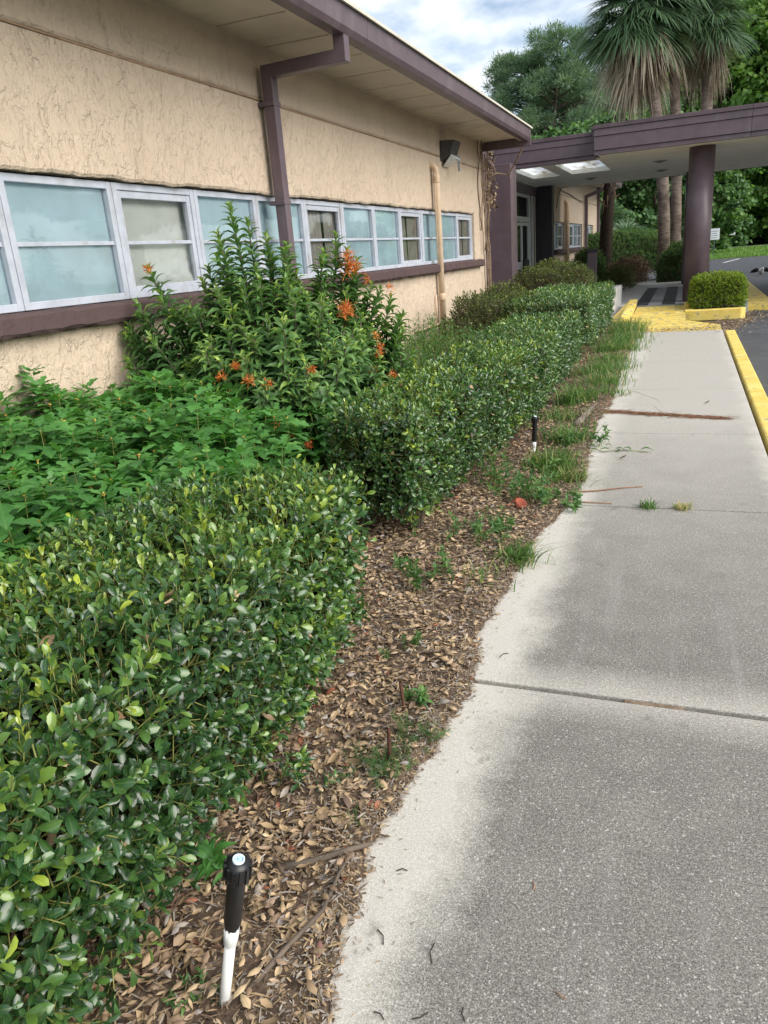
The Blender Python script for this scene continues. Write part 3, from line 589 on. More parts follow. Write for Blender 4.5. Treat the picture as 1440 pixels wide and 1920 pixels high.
# sill in lengths, rough masonry
def sill(root, y0, y1):
    n = int((y1 - y0) / .08); vs = []
    for i in range(n + 1):
        y = y0 + (y1 - y0) * i / n; r = lambda: random.uniform(-.006, .006)
        vs += [(-4.15, y, 1.457), (-3.93 + r(), y, 1.442 + r()), (-3.905 + r(), y, 1.425 + r()), (-3.90 + r(), y, 1.33 + r()), (-3.92 + r(), y, 1.305 + r()), (-4.15, y, 1.303)]
    fs = [(i * 6 + j, (i + 1) * 6 + j, (i + 1) * 6 + (j + 1) % 6, i * 6 + (j + 1) % 6) for i in range(n) for j in range(6)] + [tuple(range(6)), tuple(n * 6 + j for j in range(5, -1, -1))]
    o = MB().add(vs, fs).build('sill', MT['sillm'], root); return o
sill(bd, WS - .1, 7.2); sill(bd, 7.21, 13.0); sill(bd, 13.01, WE + .35)
P_ = (WE - WS) / 14
window_strip(bd, WS, 14, P_, 1, lambda k: {4: 'paper', 7: 'curtain', 9: 'film', 10: 'curtain', 13: 'curtain'}.get(k, 'film'))
# soffit boards, gutter, roof
XG = -3.0
yy = -3.6
while yy < 16.2:
    y2 = min(yy + .86, 16.42); box('soffit_panel', -4.05, -3.19, yy + .016, y2 - .016, 3.662, 3.69, MT['soffit'], bd, .004); yy = y2
box('soffit_backing', -4.05, -3.12, -3.6, 16.42, 3.694, 3.72, MT['darkroom'], bd, 0)
box('soffit_trim', -3.195, -3.15, -3.6, 16.42, 3.60, 3.688, MT['soffit'], bd, .004)
# gutter: channel section in two lengths meeting in a seam
def gutter(root, y0, y1, zb, zt, seam):
    for a, b in ((y0, seam), (seam + .006, y1)):
        MB().add([(x, y, z) for y in (a, b) for x, z in ((-3.145, zt), (-3.145, zb), (-3.03, zb), (-3.0, zb + .05), (-2.99, zt - .02), (-2.985, zt), (-3.0, zt), (-3.012, zb + .06), (-3.04, zb + .02), (-3.13, zb + .02), (-3.13, zt))],
                 [(i, (i + 1) % 11, 11 + (i + 1) % 11, 11 + i) for i in range(11)] + [tuple(range(10, -1, -1)), tuple(range(11, 22))]).build('gutter', MT['trim'], root, False, .003)
gutter(bd, -3.6, 16.45, 3.585, 3.80, 7.86)
MB().add([(x, y, z) for y in (-3.6, 16.5) for x, z in ((-2.97, 3.812), (-2.97, 3.828), (-9.0, 5.0), (-9.0, 4.9))], [(0, 1, 5, 4), (1, 2, 6, 5), (2, 3, 7, 6), (3, 0, 4, 7), (0, 3, 2, 1), (4, 5, 6, 7)]).build('roof', MT['roofing'], bd)
box('roof_edge', -2.98, -2.955, -3.6, 16.5, 3.80, 3.832, MT['farpath'], bd, .003)
box('end_wall', -9.0, -4.402, YE - .3, YE, -.3, 4.0, MT['stucco'], bd, .01)
box('rear_wall', -9.4, -9.0, -4, YE, -.3, 4.6, MT['stucco'], bd, .01)
box('gable_board', -4.0, -2.99, 16.43, 16.49, 3.5, 3.80, MT['trim'], bd, .005)
# downspout
ds = MB(); ds.sweep([(-3.09, 7.4, 3.60), (-3.09, 7.4, 3.42), (-3.88, 7.4, 3.40), (-3.88, 7.4, 1.5)], .115, .115, (0, 1, 0))
dso = ds.build('downspout', MT['trim'], bd, False, .006)
MB().sweep([(-3.88, 7.4, 1.498), (-3.84, 7.4, 1.28), (-3.84, 7.4, .1)], .11, .11, (0, 1, 0)).build('downspout_boot', MT['trim'], bd, False, .006)
for z in (2.2, 3.1): box('strap', -3.995, -3.818, 7.325, 7.475, z, z + .04, MT['trim'], dso, .003)
# vent pipe with a hooked top
pv = MB(); pts = [(-3.91, 12.95, .12), (-3.91, 12.95, 2.88)]
for a in np.linspace(0, math.pi * .5, 7): pts.append((-3.91 - .11 * (1 - math.cos(a)), 12.95, 2.88 + .11 * math.sin(a)))
pts.append((-4.05, 12.95, 2.99))
pv.tube(pts, .052, 14); po = pv.build('vent_pipe', MT['pipe'], bd, True)
for z in (2.72, .85): MB().lathe([(.056, z), (.06, z + .01), (.06, z + .1), (.056, z + .11)], 16, (-3.91, 12.95, 0)).build('coupling', MT['pipe'], po, True)
cd = MB(); cd.tube([(-3.965, 11.6, .46), (-3.965, 14.8, .46)], .018, 8); cd.tube([(-3.965, 12.78, .46), (-3.965, 12.78, .95)], .016, 8); cd.build('conduit', MT['pipe'], bd, True)

# wall lamp
wl = empty('wall_lamp', (-3.99, 13.75, 3.2), 'dark floodlight bolted to the tan wall above the vent pipe', 'lamp')
MB().add([(-3.99, 13.52, 3.1), (-3.99, 14.0, 3.1), (-3.99, 14.0, 3.42), (-3.99, 13.52, 3.42), (-3.82, 13.55, 3.2), (-3.82, 13.97, 3.2), (-3.74, 13.97, 3.41), (-3.74, 13.55, 3.41)], [(0, 1, 2, 3), (7, 6, 5, 4), (0, 4, 5, 1), (1, 5, 6, 2), (2, 6, 7, 3), (3, 7, 4, 0)]).build('housing', MT['bronze'], wl, False, .01)
MB().add([(-3.982, 13.60, 3.02), (-3.982, 13.92, 3.02), (-3.82, 13.94, 3.198), (-3.82, 13.58, 3.198), (-3.74, 13.6, 3.12), (-3.74, 13.92, 3.12)], [(0, 3, 2, 1), (3, 4, 5, 2), (0, 4, 3), (1, 2, 5), (0, 1, 5, 4)]).build('lens', MT['lampglass'], wl, False, .006)
MB().box(-3.80, -3.76, 13.9, 13.94, 2.95, 3.2).build('bracket', MT['acunit'], wl)

# dry vines at the wall end
dv = empty('dry_vine', (-3.95, 16.4, 0), 'dry tangled vine climbing the wall end beside the brown pillar', 'vine')
vb = MB(); rv = random.Random(3)
for i in range(9):
    y = 16.35 + rv.uniform(-.25, .35); x = -3.97 + rv.uniform(0, .06); pts = []
    for z in np.linspace(rv.choice([.1, 1.6, 2.0]), rv.uniform(3.3, 3.75), 14):
        y += rv.uniform(-.06, .06); x = min(-3.9, max(-3.99, x + rv.uniform(-.03, .03))); pts.append((x, y, z))
    vb.tube(pts, rv.uniform(.008, .02), 5)
vb.build('vine_stem', MT['twigm'], dv, True)
MB().tube([(-3.9, 16.5, 3.0), (-3.75, 16.8, 3.1), (-3.55, 16.9, 3.05), (-3.35, 16.8, 3.3), (-3.15, 16.6, 3.55)], .018, 6).tube([(-3.5, 16.9, 3.05), (-3.52, 16.9, 2.9)], .012, 5).build('loose_cable', MT['twigm'], dv, True)
vc = Cloud(); n = 260; pp = np.stack([RNG.normal(-3.9, .06, n), RNG.normal(16.75, .16, n), RNG.uniform(2.4, 3.7, n)], 1); vc.add(FALLEN, pp, frames(RNG.normal(0, 1, (n, 3)) - [0, 0, .8], RNG.normal(0, 1, (n, 3))), RNG.uniform(.05, .11, n), RNG.uniform(0, .7, n)); vc.build('dead_leaves', MT['litter'], dv, 'stuff')

# ------------------------------------------------------------------ entrance canopy
cn = empty('entrance_canopy', (0, 18.8, 0), 'flat plum-brown porte-cochere canopy with white ceiling over the driveway', 'canopy')
CE = 3.36; XR = 9.0
def fascia(x0, x1, y, tops, along='x'):
    for nm, (za, zb, pr, m) in zip(('fascia_lip', 'fascia_board', 'fascia_board', 'fascia_cap'), tops):
        L_ = 3.05; k_ = int(math.ceil((x1 - x0) / L_))
        for i in range(k_): box(nm, x0 + i * L_ + (.003 if i else 0), min(x1, x0 + (i + 1) * L_ - .003), y - pr, y + .10, za + .003, zb - .003, m, cn, .004)
T_ = MT['trim']
fascia(-1.97, XR, 18.3, [(CE - .005, CE + .09, .0, T_), (CE + .09, CE + .36, .03, T_), (CE + .36, CE + .5, .05, T_), (CE + .5, CE + .585, .075, MT['trimroof'])])
fascia(-4.28, -1.99, 18.86, [(CE - .03, CE + .06, .0, T_), (CE + .06, CE + .31, .03, T_), (CE + .31, CE + .445, .045, T_), (CE + .445, CE + .53, .065, MT['trimroof'])])
# left return of the big canopy
for za, zb, pr in ((CE - .005, CE + .09, 0), (CE + .09, CE + .36, .03), (CE + .36, CE + .5, .05), (CE + .5, CE + .585, .075)):
    box('fascia_return', -1.97 - pr, -1.90, 18.403, 18.86, za + .004, zb - .004, T_, cn, .003)
fascia2 = [(-4.2, XR, 27.3)]
box('rear_fascia', -4.3, XR, 27.25, 27.36, CE - .005, CE + .56, T_, cn, .004)
# ceiling with two skylight openings
def ceil_pieces(x0, x1, y0, y1, holes):
    xs = sorted({x0, x1, *[h[0] for h in holes], *[h[1] for h in holes]}); ys = sorted({y0, y1, *[h[2] for h in holes], *[h[3] for h in holes]})
    m = MB()
    for a, b in zip(xs[:-1], xs[1:]):
        for c, d in zip(ys[:-1], ys[1:]):
            if any(h[0] <= a and b <= h[1] and h[2] <= c and d <= h[3] for h in holes): continue
            m.box(a, b, c, d, CE, CE + .04)
    return m
sk = [(-4.02, -3.30, 19.45, 22.5), (-2.97, -1.98, 19.4, 22.4)]
ceil_pieces(-4.45, -1.9, 18.93, 27.25, sk).build('ceiling', MT['ceil'], cn)
box('ceiling', -1.897, XR, 18.4, 27.25, CE + .003, CE + .04, MT['ceil'], cn, 0)
for a, b, c, d in sk:
    w = MB(); w.box(a - .03, a, c - .03, d + .03, CE + .042, CE + .425).box(b, b + .03, c - .03, d + .03, CE + .042, CE + .425).box(a, b, c - .03, c, CE + .042, CE + .425).box(a, b, d, d + .03, CE + .042, CE + .425)
    s_o = w.build('skylight', MT['ceil'], cn)
    MB().box(a, b, c, d, CE + .10, CE + .105).build('skylight_panel', MT['skyl'], s_o)
# roof deck around the skylights
def deck():
    m = MB(); x0, x1, y0, y1 = -4.3, -1.9, 18.93, 27.25
    hs = [(a - .04, b + .04, c - .04, d + .04) for a, b, c, d in sk]
    xs = sorted({x0, x1, *[h[0] for h in hs], *[h[1] for h in hs]}); ys = sorted({y0, y1, *[h[2] for h in hs], *[h[3] for h in hs]})
    for a, b in zip(xs[:-1], xs[1:]):
        for c, d in zip(ys[:-1], ys[1:]):
            if any(h[0] <= a and b <= h[1] and h[2] <= c and d <= h[3] for h in hs): continue
            if a < b and c < d: m.box(a, b, c, d, CE + .43, CE + .46)
    return m
deck().build('roof_deck', MT['roofing'], cn)
box('roof_deck', -1.897, XR, 18.41, 27.24, CE + .43, CE + .47, MT['roofing'], cn, 0)
for x, y in ((-.72, 21.4), (-.78, 24.3), (-2.72, 24.4), (2.6, 21.4), (2.6, 24.3)):
    v = MB()
    for i, (h, dz) in enumerate(((.19, .012), (.13, .03), (.07, .045))): v.add([(x - h, y, CE - dz + .012), (x, y - h, CE - dz + .012), (x + h, y, CE - dz + .012), (x, y + h, CE - dz + .012), (x - h * .8, y, CE - dz), (x, y - h * .8, CE - dz), (x + h * .8, y, CE - dz), (x, y + h * .8, CE - dz)], [(0, 1, 5, 4), (1, 2, 6, 5), (2, 3, 7, 6), (3, 0, 4, 7), (7, 6, 5, 4)])
    v.build('ceiling_vent', MT['acunit'], cn)
for x, y in ((.2, 19.1), (.12, 26.4), (6.8, 19.1), (6.8, 26.4)):
    MB().lathe([(.262, .15), (.262, CE)], 32, (x, y, 0)).build('column', MT['trim'], cn, True)
# pillar, door recess, dark side wall
box('pillar', -4.22, -3.72, 17.95, 18.6, -.1, CE + .02, MT['trim'], cn, .008)
box('pilaster', -4.33, -4.222, 17.4, 18.5, -.1, CE + .3, MT['trim'], cn, .006)
box('recess_wall', -4.55, -4.402, YE + .003, 18.0, -.2, 3.7, MT['trim'], cn, .006)
box('side_wall', -4.52, -4.0, 25.5, 25.9, .15, CE - .003, MT['darkblock'], cn, .006)
box('door_header', -4.56, -4.47, 18.6, 25.497, 3.08, CE - .003, MT['trim'], cn, .004)
box('recess_back', -4.62, -4.56, 18.4, 25.6, .15, CE - .004, MT['darkblock'], cn, 0)
dr = MB()
for a, b in ((21.55, 21.86), (22.02, 22.3), (24.25, 24.45), (24.8, 25.0)): dr.box(-4.55, -4.48, a, b, .15, 3.075)
dr.box(-4.548, -4.485, 22.3, 24.25, 2.30, 2.45); dr.box(-4.548, -4.485, 22.3, 24.25, 2.98, 3.07); dr.box(-4.548, -4.485, 24.45, 24.8, .15, .35)
dro = dr.build('entrance_door', MT['alu'], cn, False, .006)
lf = MB()
for a, b in ((22.305, 22.38), (23.1, 23.26), (24.15, 24.245)): lf.box(-4.545, -4.495, a, b, .17, 2.29)
lf.box(-4.545, -4.497, 22.38, 23.1, 1.0, 1.22).box(-4.545, -4.497, 23.26, 24.15, 1.0, 1.22).box(-4.545, -4.497, 22.38, 24.15, .17, .4).box(-4.545, -4.497, 22.38, 24.15, 2.2, 2.29)
lf.build('door_leaf', MT['alu'], dro, False, .004)
for a, b, c, d in ((22.38, 23.1, 1.22, 2.2), (23.26, 24.15, 1.22, 2.2), (22.38, 23.1, .4, 1.0), (23.26, 24.15, .4, 1.0), (22.3, 24.25, 2.45, 2.98), (24.45, 24.8, .35, 3.07), (21.86, 22.02, .15, 3.07)):
    MB().add([(-4.52, a, c), (-4.52, b, c), (-4.52, b, d), (-4.52, a, d)], [(0, 1, 2, 3)]).build('door_pane', MT['glass'], dro)
box('door_lock_box', -4.494, -4.40, 23.2, 23.75, 1.0, 1.26, MT['black'], dro, .01)

# ------------------------------------------------------------------ second wing
wg = empty('building_wing', (-4.0, 32, 0), 'farther tan stucco wing with small window groups past the entrance', 'building')
Y0, Y1 = 25.95, 38.6
box('wall', -4.4, -4.0, Y0, Y1, -.3, 1.30, MT['stucco'], wg, .01); box('wall_panel', -4.4, -4.0, Y0, Y1, 2.31, 3.158, MT['stucco'], wg, .008); box('wall_panel', -4.4, -4.0, Y0, Y1, 3.184, 3.95, MT['stucco'], wg, .008)
box('wall_groove', -4.39, -4.018, Y0, Y1 - .01, 3.15, 3.19, MT['conduit'], wg, 0)
box('window_back', -4.42, -4.36, Y0, Y1, 1.3, 2.33, MT['darkroom'], wg, 0)
for a, b in ((28.3, 28.75), (33.2, 34.0), (37.2, Y1)): box('wall_pier', -4.4, -4.0, a, b, 1.302, 2.308, MT['stucco'], wg, .006)
for a, n in ((25.98, 2), (28.76, 4), (34.02, 3)): window_strip(wg, a, n, 1.09, 1, lambda k: 'film' if k % 2 == 0 else 'curtain')
for a, b in ((25.96, 33.1), (34.0, 37.4)): sill(wg, a, b)
yy = Y0
while yy < 38.9: y2 = yy + .86; box('soffit_panel', -4.05, -3.19, yy + .006, y2 - .006, 3.95, 3.98, MT['soffit'], wg, .004); yy = y2
box('soffit_backing', -4.05, -3.12, Y0, 39.6, 3.984, 4.0, MT['darkroom'], wg, 0)
gutter(wg, Y0 + 1.6, 39.7, 3.87, 4.06, 33.0)
MB().add([(x, y, z) for y in (27.45, 39.7) for x, z in ((-2.97, 4.07), (-2.97, 4.09), (-9.0, 5.3), (-9.0, 5.2))], [(0, 1, 5, 4), (1, 2, 6, 5), (2, 3, 7, 6), (3, 0, 4, 7), (0, 3, 2, 1), (4, 5, 6, 7)]).build('roof', MT['roofing'], wg)
box('end_wall', -9.0, -4.402, Y1 - .3, Y1, -.3, 4.0, MT['stucco'], wg, .01)
box('corner_board', -4.05, -3.88, Y1, Y1 + .2, -.2, 3.95, MT['trim'], wg, .005)
MB().tube([(-3.9, 28.15, .1), (-3.9, 28.15, 2.85), (-3.91, 28.15, 2.93), (-3.96, 28.15, 2.98), (-4.05, 28.15, 2.99)], .075, 12).build('vent_pipe', MT['pipe'], wg, True)
MB().sweep([(-3.09, 33.6, 3.88), (-3.09, 33.6, 3.62), (-3.9, 33.6, 3.35), (-3.9, 33.6, .8)], .13, .13, (0, 1, 0)).build('downspout', MT['trim'], wg, False, .005)
MB().tube([(-3.97, 26.2, 2.7), (-3.97, 26.5, 3.05), (-3.96, 27.0, 3.3), (-3.97, 29.5, 3.25), (-3.97, 33, 3.1)], .012, 5).build('sagging_cable', MT['bronze'], wg, True)

# ================================================================== SMALL BUILT THINGS
bn = empty('concrete_planter_box', (-1.45, 18.3, .15), 'low pale concrete planter box between hedge and entrance mat', 'planter box')
MB().box(-2.6, -1.42, 17.2, 17.32, -.1, .58).box(-1.54, -1.42, 17.323, 19.6, -.1, .58).box(-2.6, -1.543, 19.48, 19.6, -.1, .58).build('box_wall', MT['conc'], bn, False, .012)
box('soil', -2.6, -1.545, 17.325, 19.475, -.1, .5, MT['mulch'], bn, 0)
bp = empty('bollard', (-2.38, 22, .15), 'short dark brown square post behind the planter box', 'post')
box('post', -2.5, -2.27, 21.9, 22.12, .14, 1.35, MT['trim'], bp, .01); box('cap', -2.53, -2.24, 21.87, 22.15, 1.352, 1.42, MT['darkblock'], bp, .01)
ac = empty('metal_cabinet', (-3.3, 30.3, 0), 'grey metal utility cabinet against the far wing wall', 'cabinet')
box('case', -3.9, -3.0, 29.8, 30.9, -.1, .92, MT['acunit'], ac, .015); box('lid', -3.93, -2.97, 29.77, 30.93, .922, .96, MT['acunit'], ac, .008)

def sprinkler(name, base, top, label, r=.0125, rh=.0195, rc=.0275, split=.5):
    b = Vector(base); t = Vector(top); d = (t - b); L = d.length; d.normalize(); o = empty(name, base, label, 'sprinkler', 'sprinkler risers along the bed')
    zs = L * split
    MB().lathe([(r, -.1), (r, zs - .03)], 20, b, d, True).build('riser_pipe', MT['pvc'], o, True)
    # collar with a jagged upper rim
    n = 26; vs = []; q = Vector((0, 0, 1)).rotation_difference(d)
    for j in range(n):
        a = 2 * math.pi * j / n
        for rr, z in ((r * 1.18, zs - .045), (r * 1.3, zs - .03), (rh * .86, zs + .004 + .004 * (j % 2) + .003 * math.sin(j * 2.1)), (rh * .72, zs + .0)): vs.append(b + q @ Vector((rr * math.cos(a), rr * math.sin(a), z)))
    MB().add(vs, [(j * 4 + k, ((j + 1) % n) * 4 + k, ((j + 1) % n) * 4 + k + 1, j * 4 + k + 1) for j in range(n) for k in range(3)]).build('riser_collar', MT['pvc'], o, True)
    MB().lathe([(rh * .6, zs - .01), (rh * .78, zs + .002), (rh, zs + .03), (rh * 1.02, L - .045), (rh * 1.02, L - .03)], 28, b, d).build('spray_body', MT['black'], o, True)
    cp = MB().lathe([(rc * .86, L - .045), (rc * .97, L - .036), (rc * .97, L - .012), (rc * .86, L - .004), (rc * .55, L), (rc * .45, L + .001)], 28, b, d).build('cap', MT['black'], o, True)
    rb = MB(); U = d.orthogonal().normalized(); W = d.cross(U)
    for j in range(12):
        a = 2 * math.pi * j / 12; e = U * math.cos(a) + W * math.sin(a); s_ = d.cross(e)
        c0 = b + d * (L - .043) + e * rc * .93; c1 = b + d * (L - .006) + e * rc * .90
        rb.add([c0 - s_ * .0035, c0 + s_ * .0035, c0 + s_ * .0035 + e * .005, c0 - s_ * .0035 + e * .005, c1 - s_ * .0035, c1 + s_ * .0035, c1 + s_ * .0035 + e * .005, c1 - s_ * .0035 + e * .005], [(0, 1, 2, 3), (4, 7, 6, 5), (0, 4, 5, 1), (1, 5, 6, 2), (2, 6, 7, 3), (3, 7, 4, 0)])
    rb.build('cap_ribs', MT['black'], cp)
    nz_o = MB().lathe([(rc * .47, L), (rc * .47, L + .006), (rc * .38, L + .0065), (rc * .36, L + .003), (.0005, L + .003)], 24, b, d, False).build('nozzle_ring', MT['whitecap'], o, True)
    MB().lathe([(rc * .355, L + .0034), (rc * .30, L + .0034), (.004, L + .0022), (.0035, L + .005), (.0003, L + .005)], 20, b, d, False).build('nozzle', MT['bluecap'], nz_o, True)
    return o
sprinkler('sprinkler', (-.915, 1.02, .0), (-.812, 1.03, .44), 'tall sprinkler riser with black head and pale blue nozzle beside the front hedge', split=.56)
sprinkler('sprinkler', (-1.10, 6.0, -.05), (-1.083, 6.0, .305), 'distant sprinkler with black head standing in grass by the second hedge', split=.4)
def rebar(x, y, h, lean, label):
    m = MB(); pts = []; rd = []
    n = int(h / .006)
    for i in range(n + 1): pts.append((x + lean[0] * i / n, y + lean[1] * i / n, -.03 + (h + .03) * i / n)); rd.append(.0075 if i % 2 else .0062)
    return tag(m.tube(pts, rd, 8).build('rebar_stake', MT['rust'], None, True), label, 'stake', 'rusty stakes in the leaf litter')
rebar(-.85, 1.94, .14, (.008, 0), 'straight rusty rebar stake in leaf litter beside a feathery green weed')
rebar(-.885, 2.21, .13, (-.02, .02), 'leaning rusty rebar stake just beyond the upright one')
tag(MB().add([(-1.0, 4.62, .0), (-.93, 4.6, .0), (-.92, 4.66, .05), (-.99, 4.68, .06)], [(0, 1, 2, 3)]).lathe([(.03, 0), (.04, .06), (.036, .06), (.027, .005)], 12, (-.95, 4.6, 0.0), (.4, -.2, .8)).build('clay_shard', MT['terracotta'], None, True), 'broken red clay pot shard lying in the litter under weeds', 'shard')

# signs along the lawn
def sign(x, y, z0, h, w, sh, label):
    o = empty('sign', (x, y, z0), label, 'sign'); MB().box(x - .03, x + .03, y, y + .04, z0 - .1, z0 + h).build('post', MT['post'], o)
    f = box('sign_face', x - w / 2, x + w / 2, y - .03, y - .01, z0 + h - sh, z0 + h + .02, MT['sign'], o, .005)
    m = MB()
    for i in range(4): m.box(x - w * .35, x + w * (.35 - .12 * (i % 2)), y - .034, y - .031, z0 + h - sh * (.25 + .2 * i), z0 + h - sh * (.25 + .2 * i) + .05)
    m.build('sign_lines', MT['signink'], f)
sign(1.72, 60.5, -.13, 1.95, .62, .72, 'white sign on a green post beside the round column')
sign(3.95, 84, -.1, 2.0, .5, .68, 'smaller white sign standing on the lawn by the pale path')
sign(8.3, 84.5, -.1, 2.5, .6, .9, 'white sign cut by the right edge of the picture')
# bird
bi = empty('bird', (2.66, 34.2, -.12), 'black and white bird with dark wings half spread on the asphalt', 'bird')
MB().lathe([(.005, -.2), (.06, -.15), (.1, 0), (.07, .13), (.035, .2), (.045, .25), (.03, .3), (.004, .33)], 14, (2.72, 34.2, .02), (0.15, -.85, .35)).build('body', MT['feather_w'], bi, True)
for s in (-1, 1):
    a = [(2.72 + s * .06, 34.2, .09), (2.72 + s * .16, 34.18, .16), (2.72 + s * .3, 34.2, .1), (2.72 + s * .38, 34.25, .0), (2.72 + s * .22, 34.32, .0), (2.72 + s * .08, 34.32, .03)]
    MB().add(a + [(x, y, z - .03) for x, y, z in a], [(0, 1, 2, 3, 4, 5), (11, 10, 9, 8, 7, 6)] + [(i, (i + 1) % 6, 6 + (i + 1) % 6, 6 + i) for i in range(6)]).build('wing', MT['feather_b'], bi)
MB().tube([(2.7, 34.1, -.02), (2.7, 34.1, -.12)], .012, 5).tube([(2.75, 34.12, -.02), (2.75, 34.12, -.12)], .012, 5).build('legs', MT['rust'], bi)
hy = empty('fire_hydrant', (-6.6, 66, -.12), 'small white and blue utility post beyond the rear hedge', 'post')
MB().lathe([(.22, 0), (.22, .9), (.26, .92), (.2, 1.05), (.05, 1.12)], 14, (-6.6, 66, 0.6)).build('post', MT['sign'], hy, True); box('crossbar', -6.3, -4.4, 65.95, 66.05, 1.15, 1.3, MT['bluepaint'], hy)
hy.name = 'utility_post'

# ================================================================== HEDGES
def hedge(x0, x1, y0, y1, z1, label, nsp, L, near, n_single, seed, taper=.06, skew=0.0):
    rng = np.random.default_rng(seed); c = np.array([(x0 + x1) / 2, (y0 + y1) / 2, z1 / 2 + .05]); h = np.array([(x1 - x0) / 2, (y1 - y0) / 2, z1 / 2 - .05])
    o = empty('hedge', (c[0], c[1], 0), label, 'hedge', 'clipped hedges along the walk')
    P, N = rounded_box_points(nsp, c, h - .03, .075, rng, ['+x', '-x', '+y', '-y', '+z'], .02, seed, .14)
    # sides narrow towards the ground
    k = np.clip(1 - P[:, 2] / z1, 0, 1); P[:, 0] = c[0] + (P[:, 0] - c[0]) * (1 - taper * k * 2)
    P[:, 0] += skew * (P[:, 1] - c[1]) * (P[:, 0] - x0) / (x1 - x0)
    thin = (P[:, 2] < .13) & (rng.random(len(P)) < .6); P, N = P[~thin], N[~thin]
    A = nrm(N * .75 + np.array([0, 0, .55]) + rng.normal(0, .38, P.shape))
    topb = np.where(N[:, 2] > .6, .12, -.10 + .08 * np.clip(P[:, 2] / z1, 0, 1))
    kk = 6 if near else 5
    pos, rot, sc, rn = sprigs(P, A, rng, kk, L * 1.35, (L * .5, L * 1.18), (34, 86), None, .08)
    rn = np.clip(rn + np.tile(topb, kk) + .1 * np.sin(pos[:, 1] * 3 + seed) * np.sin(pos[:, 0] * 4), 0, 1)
    C = Cloud()
    if n_single: singles(C, pos, rot, sc, rn, HEDGE_LEAF, MT['hedge_leaf'], o, n_single)
    else: C.add(HEDGE_LEAF, pos, rot, sc, rn)
    C.tubes(P - A * L * 1.6, P + A * L * 1.2, L * .045, L * .03)
    # long young shoots standing out of the top
    m = int(nsp * .01); q = P[N[:, 2] > .5][:m]; a2 = nrm(rng.normal(0, .3, q.shape) + [0, 0, 1]); p2, r2, s2, n2 = sprigs(q, a2, rng, 8, .11, (L * .55, L * .8), (25, 55), .25, .5); C.add(HEDGE_LEAF, p2, r2, s2, np.clip(n2, 0, 1)); C.tubes(q - a2 * .05, q + a2 * .11, .0017, .001)
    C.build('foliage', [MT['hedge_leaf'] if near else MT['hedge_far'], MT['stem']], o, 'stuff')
    # dead leaves caught in the twigs
    nd = int(nsp * .04); ii = rng.choice(len(P), nd); D = Cloud(); D.add(FALLEN, P[ii] + N[ii] * .02, frames(rng.normal(0, 1, (nd, 3)), rng.normal(0, 1, (nd, 3)) + N[ii] * 2), rng.uniform(L * .7, L * 1.2, nd), rng.uniform(.35, .9, nd)); D.build('dead_leaves', MT['litter'], o, 'stuff')
    # trunks, branches, and near-black filler leaves whose colour imitates inner shade
    B = MB(); rb = random.Random(seed)
    for i in range(int((y1 - y0) / .3)):
        y = y0 + .15 + i * .3 + rb.uniform(-.08, .08); x = c[0] + rb.uniform(-.12, .2) * (x1 - x0)
        for j in range(4): B.tube([(x, y, -.05), (x + rb.uniform(-.1, .1), y + rb.uniform(-.1, .1), z1 * .35), (c[0] + rb.uniform(-.26, .2) * (x1 - x0) + (skew * (y - c[1]) * .5), y + rb.uniform(-.15, .15), z1 * .85)], [.014, .010, .004], 5)
    B.build('branches', MT['branchm'], o, True)
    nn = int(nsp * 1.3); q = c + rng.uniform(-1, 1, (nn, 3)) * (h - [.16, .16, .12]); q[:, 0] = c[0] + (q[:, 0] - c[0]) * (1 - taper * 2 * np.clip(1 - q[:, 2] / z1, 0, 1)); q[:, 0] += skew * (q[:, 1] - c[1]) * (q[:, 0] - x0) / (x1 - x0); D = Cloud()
    D.add(SIMPLE_LEAF, q, frames(rng.normal(0, 1, (nn, 3)), rng.normal(0, 1, (nn, 3))), rng.uniform(.05, .1, nn), rng.random(nn)); D.build('inner_shade_leaves', MT['inner'], o, 'stuff')
    return o
hedge(-2.0, -1.04, -.55, 2.68, .79, 'nearest glossy clipped hedge filling the lower left, beside the tall sprinkler', 9000, .048, True, 300, 1, skew=-.085)
hedge(-1.95, -1.24, 3.86, 7.1, .78, 'second hedge after the gap, before the far grassy sprinkler', 6200, .046, True, 300, 2, skew=.07)
hedge(-2.1, -1.2, 7.5, 10.2, .75, 'third clipped hedge in the row, between second hedge and last one', 3600, .052, False, 0, 3)
hedge(-2.5, -1.22, 11.3, 15.1, .84, 'last clipped hedge of the row, ending at the concrete planter box', 4600, .058, False, 0, 4)

